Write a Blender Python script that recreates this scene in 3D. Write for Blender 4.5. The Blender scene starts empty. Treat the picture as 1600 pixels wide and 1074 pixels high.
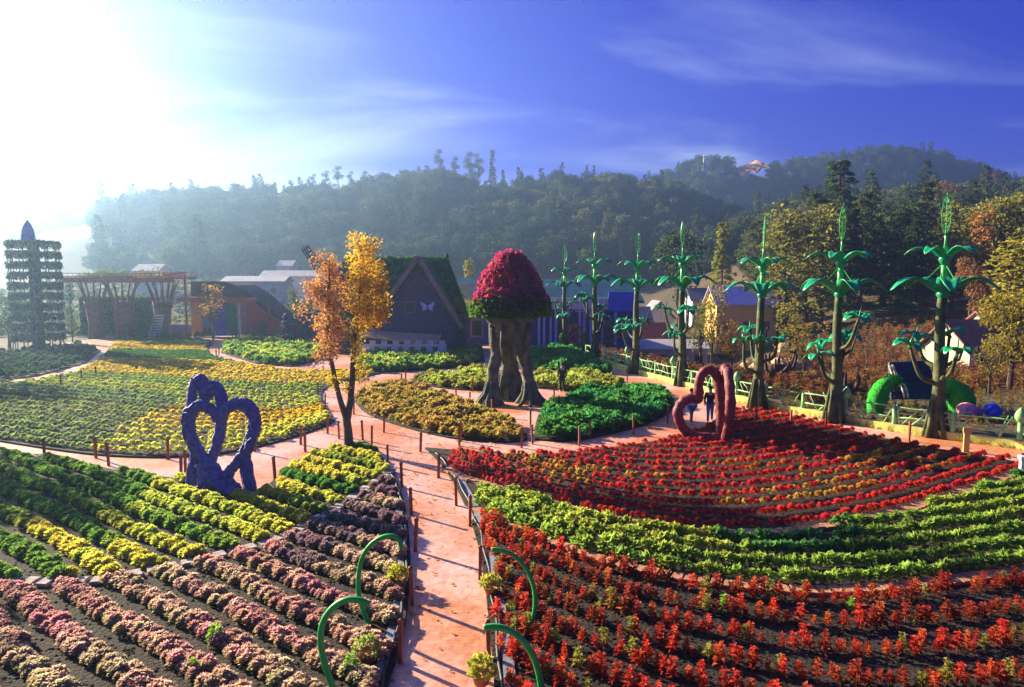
import bpy, math, random
import numpy as np
from mathutils import Vector, Matrix
R = math.radians
random.seed(7)
rng = np.random.default_rng(7)
sc = bpy.context.scene
COL = sc.collection

# ------------------------------------------------------------------ camera
FPX, CW, CH, CAMZ, HOR = 1100.0, 1600.0, 1074.0, 6.6, 440.0
PITCH = math.atan((CH / 2 - HOR) / FPX)
cam_d = bpy.data.cameras.new('camera')
cam = bpy.data.objects.new('camera', cam_d)
COL.objects.link(cam)
cam.location = (0, 0, CAMZ)
cam.rotation_euler = (R(90) - PITCH, 0, 0)
cam_d.sensor_width = 36
cam_d.lens = 36 * FPX / CW
cam_d.clip_start = 0.1
cam_d.clip_end = 9000
sc.camera = cam

# ------------------------------------------------------------------ sky + sun
SUN_AZ, SUN_EL = 54.0, 21.0          # degrees left of the view axis, above the horizon
sdir = Vector((-math.sin(R(SUN_AZ)) * math.cos(R(SUN_EL)), math.cos(R(SUN_AZ)) * math.cos(R(SUN_EL)), math.sin(R(SUN_EL))))
world = bpy.data.worlds.new('World')
sc.world = world
world.use_nodes = True
wn, wl = world.node_tree.nodes, world.node_tree.links
wn.clear()


def wmath(op, a, b=None, c=None, clamp=False):
    n = wn.new('ShaderNodeMath'); n.operation = op; n.use_clamp = clamp
    for i, v in enumerate((a, b, c)):
        if v is None: continue
        if isinstance(v, (int, float)): n.inputs[i].default_value = v
        else: wl.new(v, n.inputs[i])
    return n.outputs[0]


def wsmooth(v, lo, hi):
    n = wn.new('ShaderNodeMapRange'); n.interpolation_type = 'SMOOTHSTEP'
    wl.new(v, n.inputs[0]); n.inputs[1].default_value = lo; n.inputs[2].default_value = hi
    return n.outputs[0]


sky = wn.new('ShaderNodeTexSky')
sky.sky_type = 'NISHITA'
sky.sun_disc = False
sky.sun_elevation = R(SUN_EL)
sky.sun_rotation = R(-SUN_AZ)
sky.air_density = 1.0
sky.dust_density = 0.6
sky.ozone_density = 4.0
tc = wn.new('ShaderNodeTexCoord')
sep = wn.new('ShaderNodeSeparateXYZ'); wl.new(tc.outputs['Generated'], sep.inputs[0])
hs = wn.new('ShaderNodeHueSaturation'); hs.inputs['Saturation'].default_value = 1.5
wl.new(sky.outputs[0], hs.inputs['Color'])
tint = wn.new('ShaderNodeMix'); tint.data_type = 'RGBA'; tint.blend_type = 'MULTIPLY'
tint.inputs[0].default_value = 1.0
wl.new(hs.outputs[0], tint.inputs[6]); tint.inputs[7].default_value = (0.12, 0.08, 0.74, 1)
# thin cirrus veil: noise on the cloud plane, thicker round the sun
zc = wmath('MAXIMUM', sep.outputs[2], 0.02)
zc = wmath('ADD', zc, 0.10)
px_ = wmath('DIVIDE', sep.outputs[0], zc); py_ = wmath('DIVIDE', sep.outputs[1], zc)
cmb = wn.new('ShaderNodeCombineXYZ'); wl.new(px_, cmb.inputs[0]); wl.new(py_, cmb.inputs[1])
mp = wn.new('ShaderNodeMapping'); mp.inputs['Rotation'].default_value = (0, 0, R(20)); mp.inputs['Scale'].default_value = (0.42, 0.95, 1)
wl.new(cmb.outputs[0], mp.inputs[0])
nz = wn.new('ShaderNodeTexNoise'); nz.inputs['Scale'].default_value = 0.9; nz.inputs['Detail'].default_value = 7
nz.inputs['Roughness'].default_value = 0.52; nz.inputs['Distortion'].default_value = 0.7
wl.new(mp.outputs[0], nz.inputs[0])
dot = wn.new('ShaderNodeVectorMath'); dot.operation = 'DOT_PRODUCT'
wl.new(tc.outputs['Generated'], dot.inputs[0]); dot.inputs[1].default_value = sdir
near_sun = wsmooth(dot.outputs['Value'], 0.56, 1.08)
low = wsmooth(sep.outputs[2], 0.42, 0.02)
veil = wmath('ADD', wmath('MULTIPLY', wmath('SUBTRACT', nz.outputs[0], 0.5), 3.0), wmath('MULTIPLY', near_sun, 0.58))
veil = wmath('ADD', veil, wmath('MULTIPLY', low, wmath('ADD', wmath('MULTIPLY', near_sun, 0.50), 0.17)))
veil = wsmooth(veil, 0.08, 0.95)
ccol = wn.new('ShaderNodeMix'); ccol.data_type = 'RGBA'
wl.new(near_sun, ccol.inputs[0])
ccol.inputs[6].default_value = (2.6, 3.2, 5.6, 1)
ccol.inputs[7].default_value = (3.2, 3.4, 4.3, 1)
mixc = wn.new('ShaderNodeMix'); mixc.data_type = 'RGBA'
wl.new(veil, mixc.inputs[0]); wl.new(tint.outputs[2], mixc.inputs[6]); wl.new(ccol.outputs[2], mixc.inputs[7])
bg = wn.new('ShaderNodeBackground'); bg.inputs[1].default_value = 0.05
wl.new(mixc.outputs[2], bg.inputs[0])
wo = wn.new('ShaderNodeOutputWorld'); wl.new(bg.outputs[0], wo.inputs[0])

sun_d = bpy.data.lights.new('sun', 'SUN')
sun_d.energy = 5.0
sun_d.angle = R(0.6)
sun_d.color = (1.0, 0.86, 0.60)
sun = bpy.data.objects.new('sun', sun_d)
COL.objects.link(sun)
sun.rotation_euler = sdir.to_track_quat('Z', 'Y').to_euler()
sun.location = (-60, 60, 60)

vs = sc.view_settings
vs.view_transform = 'Standard'
vs.look = 'None'
vs.exposure = 2.05
vs.gamma = 1.0
vs.use_curve_mapping = False
cy = sc.cycles
cy.max_bounces = 5
cy.diffuse_bounces = 2
cy.glossy_bounces = 2
cy.transmission_bounces = 2
cy.volume_bounces = 0
cy.transparent_max_bounces = 4
cy.caustics_reflective = False
cy.caustics_refractive = False
cy.use_denoising = True
cy.sample_clamp_indirect = 4.0

# ------------------------------------------------------------------ photo pixel -> world
cp, sp_ = math.cos(PITCH), math.sin(PITCH)


def ray(px, py):
    a, b = px - CW / 2, CH / 2 - py
    return Vector((a, FPX * cp + b * sp_, -FPX * sp_ + b * cp))


def G(px, py, z=0.0):
    r = ray(px, py)
    t = (z - CAMZ) / r.z
    return Vector((r.x * t, r.y * t, z))


def AT(px, py, Y):
    r = ray(px, py)
    t = Y / r.y
    return Vector((r.x * t, Y, CAMZ + r.z * t))


def GL(*pts):
    return [(G(a, b).x, G(a, b).y) for a, b in pts]


# ------------------------------------------------------------------ materials
MATS = {}


def mat(name, color, rough=0.7, noise=0.25, scale=8.0, bump=0.0, metal=0.0, color2=None, translucent=0.0, spec=0.4, detail=5.0, coat=0.0, bscale=None):
    m = bpy.data.materials.new(name); m.use_nodes = True
    nt = m.node_tree; N, L = nt.nodes, nt.links
    p = N['Principled BSDF']; out = N['Material Output']
    t = N.new('ShaderNodeTexCoord')
    n = N.new('ShaderNodeTexNoise'); n.inputs['Scale'].default_value = scale; n.inputs['Detail'].default_value = detail
    L.new(t.outputs['Object'], n.inputs[0])
    cr = N.new('ShaderNodeValToRGB')
    c2 = color2 or tuple(c * (1 - noise) for c in color)
    c1 = tuple(min(1, c * (1 + noise * 0.5)) for c in color) if not color2 else color
    cr.color_ramp.elements[0].position = 0.32; cr.color_ramp.elements[1].position = 0.68
    cr.color_ramp.elements[0].color = (*c2, 1); cr.color_ramp.elements[1].color = (*c1, 1)
    L.new(n.outputs[0], cr.inputs[0]); L.new(cr.outputs[0], p.inputs['Base Color'])
    p.inputs['Roughness'].default_value = rough
    p.inputs['Metallic'].default_value = metal
    p.inputs['Specular IOR Level'].default_value = spec
    if coat: p.inputs['Coat Weight'].default_value = coat
    if bump:
        b = N.new('ShaderNodeBump'); b.inputs['Strength'].default_value = 1.0; b.inputs['Distance'].default_value = bump
        src = n
        if bscale:
            src = N.new('ShaderNodeTexNoise'); src.inputs['Scale'].default_value = bscale; src.inputs['Detail'].default_value = 4
            L.new(t.outputs['Object'], src.inputs[0])
        L.new(src.outputs[0], b.inputs['Height']); L.new(b.outputs[0], p.inputs['Normal'])
    MATS[name] = m
    return m


def leafmat(name, translucent=0.35, rough=0.6, spec=0.25, vary=0.35):
    """colour from the plant's own tint / tint2 (per plant) mixed by the leaf's own factor"""
    m = bpy.data.materials.new(name); m.use_nodes = True
    nt = m.node_tree; N, L = nt.nodes, nt.links
    p = N['Principled BSDF']; out = N['Material Output']
    a1 = N.new('ShaderNodeAttribute'); a1.attribute_type = 'INSTANCER'; a1.attribute_name = 'tint'
    a2 = N.new('ShaderNodeAttribute'); a2.attribute_type = 'INSTANCER'; a2.attribute_name = 'tint2'
    f = N.new('ShaderNodeAttribute'); f.attribute_type = 'GEOMETRY'; f.attribute_name = 'leaf'
    s = N.new('ShaderNodeSeparateColor'); L.new(f.outputs['Color'], s.inputs[0])
    mx = N.new('ShaderNodeMix'); mx.data_type = 'RGBA'
    L.new(s.outputs[0], mx.inputs[0]); L.new(a1.outputs['Color'], mx.inputs[6]); L.new(a2.outputs['Color'], mx.inputs[7])
    mr = N.new('ShaderNodeMapRange'); L.new(s.outputs[1], mr.inputs[0])
    mr.inputs[3].default_value = 1 - vary; mr.inputs[4].default_value = 1 + vary
    mu = N.new('ShaderNodeVectorMath'); mu.operation = 'SCALE'
    L.new(mx.outputs[2], mu.inputs[0]); L.new(mr.outputs[0], mu.inputs['Scale'])
    L.new(mu.outputs[0], p.inputs['Base Color'])
    p.inputs['Roughness'].default_value = rough
    p.inputs['Specular IOR Level'].default_value = spec
    tr = N.new('ShaderNodeBsdfTranslucent'); L.new(mu.outputs[0], tr.inputs[0])
    ms = N.new('ShaderNodeMixShader'); ms.inputs[0].default_value = translucent
    L.new(p.outputs[0], ms.inputs[1]); L.new(tr.outputs[0], ms.inputs[2])
    L.new(ms.outputs[0], out.inputs[0])
    MATS[name] = m
    return m


leafmat('bedding_leaf', 0.52)
leafmat('tree_leaf', 0.46)
mat('soil', (0.022, 0.011, 0.0065), 0.95, 0.5, 3.0, 0.05, bscale=14)
mat('terrain', (0.13, 0.07, 0.03), 0.95, scale=0.09, color2=(0.055, 0.05, 0.018), bump=0.3, bscale=1.2, detail=8)
mat('bark', (0.10, 0.065, 0.04), 0.9, 0.5, 6.0, 0.04)
mat('pale_bark', (0.28, 0.22, 0.16), 0.9, 0.5, 5.0, 0.03)
mat('stake_wood', (0.30, 0.075, 0.03), 0.7, 0.4, 20.0, 0.004)
mat('stake_metal', (0.25, 0.22, 0.2), 0.5, 0.2, 20.0, metal=0.6)
mat('green_enamel', (0.018, 0.36, 0.13), 0.32, 0.35, 3.0, 0.01, color2=(0.008, 0.21, 0.10), spec=0.45)
mat('green_enamel_light', (0.10, 0.52, 0.10), 0.32, 0.3, 3.0, spec=0.5)
mat('stalk_trunk', (0.13, 0.13, 0.035), 0.75, 0.5, 2.2, 0.08, color2=(0.025, 0.05, 0.022))
mat('fence_paint', (0.36, 0.60, 0.24), 0.6, 0.45, 5.0, 0.01, color2=(0.15, 0.40, 0.13))
mat('kerb_paint', (0.72, 0.66, 0.17), 0.8, 0.3, 3.0, 0.01, color2=(0.36, 0.42, 0.10))
mat('hoop_paint', (0.02, 0.42, 0.06), 0.45, 0.15, 5.0, spec=0.3)
mat('heart_blue', (0.15, 0.12, 0.38), 0.6, 0.5, 7.0, 0.10, color2=(0.06, 0.045, 0.22))
mat('heart_red', (0.27, 0.04, 0.04), 0.6, 0.4, 5.0, 0.05, color2=(0.15, 0.02, 0.028))
mat('mushroom_trunk', (0.19, 0.19, 0.105), 0.85, 0.5, 2.4, 0.14, color2=(0.045, 0.055, 0.04))
mat('terracotta', (0.45, 0.17, 0.08), 0.75, 0.3, 12.0, 0.003)
mat('slab_red', (0.44, 0.20, 0.105), 0.9, 0.4, 7.0, 0.008)
mat('slab_grey', (0.40, 0.34, 0.31), 0.9, 0.4, 6.0, 0.008)
mat('mortar', (0.13, 0.07, 0.04), 0.95, 0.4, 9.0, 0.01)
mat('hose', (0.035, 0.03, 0.03), 0.5, 0.3, 9.0)
mat('gutter', (0.22, 0.23, 0.28), 0.7, 0.4, 3.0, 0.01)
mat('dark_brick', (0.085, 0.08, 0.14), 0.9, 0.5, 4.0, 0.02)
mat('roof_turf', (0.06, 0.20, 0.03), 0.95, 0.6, 2.0, 0.1)
mat('trim_wood', (0.24, 0.17, 0.16), 0.8, 0.3, 6.0)
mat('awning', (0.62, 0.34, 0.20), 0.8, 0.2, 3.0)
mat('white_plaster', (0.62, 0.60, 0.58), 0.85, 0.2, 3.0)
mat('cream_plaster', (0.66, 0.55, 0.38), 0.85, 0.2, 1.5)
mat('butterfly', (0.42, 0.46, 0.85), 0.5, 0.1, 8.0)
mat('orange_panel', (0.95, 0.42, 0.03), 0.7, 0.15, 2.0)
mat('grey_panel', (0.16, 0.20, 0.28), 0.7, 0.15, 2.0)
mat('blue_panel', (0.03, 0.05, 0.42), 0.6, 0.15, 2.0)
mat('green_panel', (0.03, 0.20, 0.07), 0.6, 0.15, 2.0)
mat('pink_panel', (0.55, 0.26, 0.26), 0.7, 0.15, 2.0)
mat('maroon', (0.40, 0.05, 0.04), 0.7, 0.3, 2.0)
mat('dark_red', (0.55, 0.05, 0.04), 0.6, 0.3, 2.0)
mat('dark_brown', (0.075, 0.04, 0.035), 0.8, 0.3, 2.0)
mat('rust', (0.48, 0.15, 0.08), 0.8, 0.4, 3.0, 0.01)
mat('rust_dark', (0.20, 0.085, 0.06), 0.85, 0.4, 3.0, 0.03)
mat('purple_wall', (0.22, 0.17, 0.50), 0.8, 0.2, 2.0)
mat('rock', (0.12, 0.10, 0.15), 0.95, 0.5, 3.0, 0.1)
mat('rock_beige', (0.55, 0.38, 0.20), 0.95, 0.4, 1.0, 0.15)
mat('teal_roof', (0.018, 0.085, 0.12), 0.5, 0.3, 1.0)
mat('blue_wall', (0.06, 0.06, 0.26), 0.8, 0.3, 1.0)
mat('blue_sheet', (0.03, 0.06, 0.65), 0.5, 0.2, 1.0)
mat('lavender', (0.46, 0.42, 0.72), 0.7, 0.2, 2.0)
mat('red_tile', (0.48, 0.10, 0.055), 0.8, 0.3, 3.0, 0.03)
mat('grey_tile', (0.23, 0.22, 0.25), 0.8, 0.3, 3.0, 0.03)
mat('brown_tile', (0.26, 0.13, 0.08), 0.8, 0.3, 3.0, 0.03)
mat('window_dark', (0.02, 0.025, 0.035), 0.15, 0.1, 3.0, spec=0.6)
mat('plastic_sheet', (0.70, 0.64, 0.50), 0.45, 0.15, 0.6)
mat('topiary_green', (0.03, 0.60, 0.025), 0.8, 0.5, 18.0, 0.12, color2=(0.015, 0.40, 0.015))
mat('stage_dark', (0.02, 0.03, 0.06), 0.6, 0.4, 2.0)
mat('pink_rock', (0.65, 0.22, 0.32), 0.85, 0.3, 4.0, 0.06)
mat('sign_yellow', (0.66, 0.42, 0.10), 0.7, 0.2, 6.0)
mat('dark_root', (0.11, 0.045, 0.04), 0.9, 0.5, 4.0, 0.06)
mat('steel', (0.30, 0.31, 0.36), 0.4, 0.2, 4.0, metal=0.5)
mat('blue_glass', (0.10, 0.17, 0.52), 0.25, 0.3, 1.5, spec=0.7)
mat('landslip', (0.95, 0.42, 0.14), 0.95, 0.4, 0.05, 0.5)
mat('skin', (0.55, 0.33, 0.23), 0.6, 0.1, 9.0)
mat('hair', (0.02, 0.015, 0.012), 0.5, 0.2, 20.0)
mat('black_cloth', (0.018, 0.018, 0.022), 0.9, 0.3, 20.0)
mat('white_cloth', (0.62, 0.62, 0.70), 0.9, 0.15, 20.0)
mat('denim', (0.10, 0.13, 0.25), 0.9, 0.2, 20.0)
mat('dead_grass', (0.24, 0.12, 0.045), 0.95, 0.5, 2.0)
mat('cap_under', (0.03, 0.05, 0.02), 0.95, 0.4, 3.0, 0.05)


def path_material():
    m = bpy.data.materials.new('terracotta_paving'); m.use_nodes = True
    N, L = m.node_tree.nodes, m.node_tree.links
    p = N['Principled BSDF']
    t = N.new('ShaderNodeTexCoord')
    br = N.new('ShaderNodeTexBrick'); br.inputs['Scale'].default_value = 1.0
    br.inputs['Brick Width'].default_value = 0.24; br.inputs['Row Height'].default_value = 0.12
    br.inputs['Mortar Size'].default_value = 0.006; br.inputs['Bias'].default_value = 0.0
    br.inputs['Color1'].default_value = (0.70, 0.26, 0.10, 1); br.inputs['Color2'].default_value = (0.60, 0.20, 0.075, 1)
    br.inputs['Mortar'].default_value = (0.38, 0.16, 0.09, 1)
    L.new(t.outputs['Object'], br.inputs[0])
    n = N.new('ShaderNodeTexNoise'); n.inputs['Scale'].default_value = 0.23; n.inputs['Detail'].default_value = 9; n.inputs['Roughness'].default_value = 0.62
    L.new(t.outputs['Object'], n.inputs[0])
    cr = N.new('ShaderNodeValToRGB'); cr.color_ramp.elements[0].position = 0.42; cr.color_ramp.elements[1].position = 0.60
    L.new(n.outputs[0], cr.inputs[0])
    mx = N.new('ShaderNodeMix'); mx.data_type = 'RGBA'
    L.new(cr.outputs[0], mx.inputs[0]); L.new(br.outputs[0], mx.inputs[6]); mx.inputs[7].default_value = (0.70, 0.43, 0.35, 1)
    n2 = N.new('ShaderNodeTexNoise'); n2.inputs['Scale'].default_value = 5; n2.inputs['Detail'].default_value = 6
    L.new(t.outputs['Object'], n2.inputs[0])
    mr = N.new('ShaderNodeMapRange'); L.new(n2.outputs[0], mr.inputs[0]); mr.inputs[1].default_value = 0.25; mr.inputs[2].default_value = 0.75
    mr.inputs[3].default_value = 0.72; mr.inputs[4].default_value = 1.22
    sc_ = N.new('ShaderNodeVectorMath'); sc_.operation = 'SCALE'; L.new(mx.outputs[2], sc_.inputs[0]); L.new(mr.outputs[0], sc_.inputs['Scale'])
    L.new(sc_.outputs[0], p.inputs['Base Color'])
    p.inputs['Roughness'].default_value = 0.48
    b = N.new('ShaderNodeBump'); b.inputs['Distance'].default_value = 0.02
    L.new(n2.outputs[0], b.inputs['Height']); L.new(b.outputs[0], p.inputs['Normal'])
    MATS['paving'] = m


path_material()


# ------------------------------------------------------------------ mesh helpers
class MB:
    def __init__(s):
        s.v, s.f, s.c = [], [], []

    def add(s, vs, fs, c=(0, 0.5)):
        o = len(s.v)
        s.v += [tuple(v) for v in vs]
        s.f += [tuple(i + o for i in f) for f in fs]
        s.c += [c] * len(vs)

    def box(s, c, d, rz=0.0, rot=None):
        m = rot if rot is not None else Matrix.Rotation(rz, 3, 'Z')
        c = Vector(c)
        vs = [c + m @ Vector((sx * d[0] / 2, sy * d[1] / 2, sz * d[2] / 2)) for sz in (-1, 1) for sy in (-1, 1) for sx in (-1, 1)]
        s.add(vs, [(0, 2, 3, 1), (4, 5, 7, 6), (0, 1, 5, 4), (2, 6, 7, 3), (0, 4, 6, 2), (1, 3, 7, 5)])

    def bar(s, a, b, w, h=None):
        a, b = Vector(a), Vector(b); d = b - a
        q = d.to_track_quat('X', 'Z').to_matrix()
        s.box((a + b) / 2, (d.length, w, h or w), rot=q)

    def tube(s, pts, rad, n=8, wob=0.0, cap=True, closed=False):
        pts = [Vector(p) for p in pts]; k = len(pts)
        if isinstance(rad, (int, float)): rad = [rad] * k
        vs, fs = [], []
        up = Vector((0.13, 0.29, 0.95)).normalized()
        u = None
        for i, p in enumerate(pts):
            if closed: t = (pts[(i + 1) % k] - pts[i - 1]).normalized()
            else: t = (pts[min(i + 1, k - 1)] - pts[max(i - 1, 0)]).normalized()
            if u is None:
                u = t.cross(up)
                if u.length < 0.1: u = t.cross(Vector((1, 0, 0)))
            u = (u - t * u.dot(t)).normalized(); w = t.cross(u)
            for j in range(n):
                a = 2 * math.pi * j / n
                r = rad[i] * (1 + (random.uniform(-wob, wob) if wob else 0))
                vs.append(p + (u * math.cos(a) + w * math.sin(a)) * r)
        kk = k if closed else k - 1
        for i in range(kk):
            for j in range(n):
                a, b = i * n + j, i * n + (j + 1) % n
                c, d = ((i + 1) % k) * n + (j + 1) % n, ((i + 1) % k) * n + j
                fs.append((a, b, c, d))
        if cap and not closed:
            fs.append(tuple(range(n - 1, -1, -1))); fs.append(tuple(range((k - 1) * n, k * n)))
        s.add(vs, fs)

    def lathe(s, prof, n=16, c=(0, 0, 0), wob=0.0):
        vs, fs = [], []; c = Vector(c)
        for r, z in prof:
            for j in range(n):
                a = 2 * math.pi * j / n; q = r * (1 + random.uniform(-wob, wob)) if wob else r
                vs.append(c + Vector((q * math.cos(a), q * math.sin(a), z)))
        for i in range(len(prof) - 1):
            for j in range(n):
                fs.append((i * n + j, i * n + (j + 1) % n, (i + 1) * n + (j + 1) % n, (i + 1) * n + j))
        fs.append(tuple(range(n - 1, -1, -1))); fs.append(tuple(range((len(prof) - 1) * n, len(prof) * n)))
        s.add(vs, fs)

    def prism(s, poly, z0, z1):
        n = len(poly)
        vs = [(x, y, z0) for x, y in poly] + [(x, y, z1) for x, y in poly]
        fs = [(i, (i + 1) % n, n + (i + 1) % n, n + i) for i in range(n)]
        s.add(vs, fs + [tuple(range(n, 2 * n)), tuple(range(n - 1, -1, -1))])

    def poly(s, pts):
        s.add(pts, [tuple(range(len(pts)))])

    def leaf(s, b, d, up, L, W, bend=0.2, f=0.0, g=0.5, cup=0.15):
        """folded two-triangle leaf"""
        b = Vector(b); side = d.cross(up)
        if side.length < 1e-4: side = Vector((1, 0, 0))
        side.normalize(); nrm = side.cross(d).normalized()
        m = b + d * (L * 0.5) + nrm * (L * bend * 0.5)
        t = b + d * L - nrm * (L * bend * 0.5)
        s.add([b, m - side * W / 2 + nrm * W * cup, t, m + side * W / 2 + nrm * W * cup], [(0, 1, 2), (0, 2, 3)], (f, g))

    def mesh(s, name, m, smooth=False):
        me = bpy.data.meshes.new(name)
        me.from_pydata(s.v, [], s.f)
        if isinstance(m, str): m = MATS[m]
        if m: me.materials.append(m)
        if any(c != (0, 0.5) for c in s.c[:1] + s.c[-1:]) or (m and m.name in ('bedding_leaf', 'tree_leaf')):
            at = me.attributes.new('leaf', 'FLOAT_COLOR', 'POINT')
            arr = np.ones((len(s.v), 4), np.float32)
            arr[:, :2] = np.array(s.c, np.float32); arr[:, 2] = 0
            at.data.foreach_set('color', arr.ravel())
        if smooth: me.polygons.foreach_set('use_smooth', [True] * len(me.polygons))
        me.update()
        return me

    def build(s, name, m, parent=None, smooth=False, loc=None):
        o = bpy.data.objects.new(name, s.mesh(name, m, smooth))
        COL.objects.link(o)
        if parent: o.parent = parent
        if loc is not None: o.location = loc
        return o


def tag(o, label=None, cat=None, group=None, kind=None):
    if label: o['label'] = label
    if cat: o['category'] = cat
    if group: o['group'] = group
    if kind: o['kind'] = kind
    return o


def thing(name, label, cat, loc=(0, 0, 0), rz=0.0, group=None):
    o = bpy.data.objects.new(name, None); COL.objects.link(o)
    o.location = loc; o.rotation_euler = (0, 0, rz); o.empty_display_size = 0.3
    return tag(o, label, cat, group)


def put(name, me, parent=None, loc=(0, 0, 0), rz=0.0, s=1.0, t1=None, t2=None):
    o = bpy.data.objects.new(name, me); COL.objects.link(o)
    o.parent = parent; o.location = loc; o.rotation_euler = (0, 0, rz)
    o.scale = (s, s, s) if isinstance(s, (int, float)) else s
    if t1 is not None: o['tint'] = [float(c) for c in t1]; o['tint2'] = [float(c) for c in (t2 if t2 is not None else t1)]
    return o


def copy_tree(o, parent=None):
    c = o.copy(); COL.objects.link(c); c.parent = parent
    for ch in list(o.children): copy_tree(ch, c)
    return c


def struct(name, mb, m, parent=None, smooth=False):
    o = mb.build(name, m, parent, smooth)
    if parent is None: o['kind'] = 'structure'
    return o


ORD = ['first', 'second', 'third', 'fourth', 'fifth', 'sixth', 'seventh', 'eighth', 'ninth', 'tenth', 'eleventh', 'twelfth', 'thirteenth',
       'fourteenth', 'fifteenth', 'sixteenth', 'seventeenth', 'eighteenth', 'nineteenth', 'twentieth']


def catmull(pts, n=8):
    pts = [Vector(p) for p in pts]; out = []
    P = [pts[0] * 2 - pts[1]] + pts + [pts[-1] * 2 - pts[-2]]
    for i in range(1, len(P) - 2):
        for k in range(n):
            t = k / n; a, b, c, d = P[i - 1], P[i], P[i + 1], P[i + 2]
            out.append(0.5 * ((2 * b) + (c - a) * t + (2 * a - 5 * b + 4 * c - d) * t * t + (3 * b - a - 3 * c + d) * t ** 3))
    out.append(pts[-1].copy())
    return out


def smooth2(pts, n=6):
    return [(v.x, v.y) for v in catmull([(x, y, 0) for x, y in pts], n)]


def resample(pts, step):
    pts = [Vector((p[0], p[1])) for p in pts]; out = []; acc = 0.0; nxt = 0.0
    for a, b in zip(pts[:-1], pts[1:]):
        L = (b - a).length
        while nxt <= acc + L:
            q = a.lerp(b, (nxt - acc) / L) if L > 0 else a
            out.append((q, (b - a).normalized())); nxt += step
        acc += L
    return out


def inside(x, y, poly):
    c = False; j = len(poly) - 1
    for i in range(len(poly)):
        xi, yi = poly[i]; xj, yj = poly[j]
        if (yi > y) != (yj > y) and x < (xj - xi) * (y - yi) / (yj - yi) + xi: c = not c
        j = i
    return c


def edge_dist(x, y, poly):
    p = np.array(poly); q = np.roll(p, -1, 0); d = q - p
    t = np.clip(((x - p[:, 0]) * d[:, 0] + (y - p[:, 1]) * d[:, 1]) / np.maximum((d ** 2).sum(1), 1e-9), 0, 1)
    return np.sqrt(((p[:, 0] + t * d[:, 0] - x) ** 2 + (p[:, 1] + t * d[:, 1] - y) ** 2)).min()


def ss(a, b, x):
    t = np.clip((x - a) / (b - a), 0, 1)
    return t * t * (3 - 2 * t)


def nnoise(x, y, s=1.0, seed=0):
    """cheap smooth value noise in -1..1"""
    return (math.sin(x * 1.3 * s + seed * 1.7 + 1.9 * math.sin(y * 0.7 * s + seed)) + math.sin(y * 1.7 * s - seed + 1.3 * math.sin(x * 0.9 * s))) * 0.5


# ------------------------------------------------------------------ terrain
FENCE = smooth2(GL((1700, 722), (1600, 703), (1540, 694), (1462, 684), (1380, 671), (1300, 656), (1183, 634), (1065, 603), (992, 583), (930, 563), (905, 556)), 5)
A_PROF = [(-500, 420), (60, 415), (120, 385), (160, 335), (190, 318), (300, 290), (400, 287), (470, 296), (560, 296), (640, 278), (700, 264), (760, 288), (860, 274), (920, 277), (1000, 282),
          (1080, 305), (1140, 322), (1190, 345), (1240, 385), (1320, 425), (2200, 440)]
B_PROF = [(-900, 440), (700, 425), (960, 300), (1020, 272), (1090, 251), (1140, 256), (1180, 268), (1220, 252), (1280, 238), (1335, 229), (1400, 234), (1480, 254), (1560, 279), (1640, 300), (1900, 350), (2400, 440)]
D_PROF = [(-900, 330), (-200, 318), (0, 330), (35, 336), (65, 356), (110, 330), (170, 333), (260, 345), (420, 400), (700, 440), (2000, 440)]


def hill(x, y, prof, D, wf, wb, canopy):
    px = 800 + FPX * x / D
    xs, ys = zip(*prof)
    top = np.interp(px, xs, ys)
    z = CAMZ + (440 - top) / FPX * D - canopy
    z = np.maximum(z, 0)
    s = np.where(y < D, ss(D - wf, D, y), 1 - ss(D, D + wb, y))
    return z * s


fx = np.array([p[0] for p in FENCE])[::-1]; fy = np.array([p[1] for p in FENCE])[::-1]


def fence_y(x):
    return np.interp(x, fx, fy)


def terr(x, y):
    x = np.asarray(x, float); y = np.asarray(y, float)
    z = np.full(np.broadcast(x, y).shape, -0.06)
    z = z + np.maximum(np.maximum(hill(x, y, A_PROF, 380, 190, 140, 13), hill(x, y, B_PROF, 520, 150, 400, 11)), hill(x, y, D_PROF, 540, 160, 400, 11))
    near = 15 * ss(58, 175, y) * ss(14, 75, x - 0.12 * (y - 60)) + 14 * ss(120, 260, y) * ss(40, 120, x) + 9 * ss(100, 240, y) * ss(-25, -110, x)
    z = np.maximum(z, near * (1 - .6 * ss(280, 420, y)) - .06)
    beyond = ss(1.5, 16, y - fence_y(x)) * ss(5, 10, x)
    z = z - 5.5 * beyond * np.exp(-((x - 26) / 15) ** 2) * np.exp(-((y - 92) / 34) ** 2)
    pxx = 800 + FPX * x / np.maximum(y, 1)
    z = z + 4.5 * np.exp(-((pxx - 1166) / 34) ** 2) * ss(470, 508, y) * (1 - ss(525, 570, y))
    amp = ss(85, 200, y)
    z = z + amp * (1.6 * np.sin(x * 0.045 + 1.3 * np.sin(y * 0.03)) + 1.2 * np.sin(y * 0.06 + x * 0.021))
    return z


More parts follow.
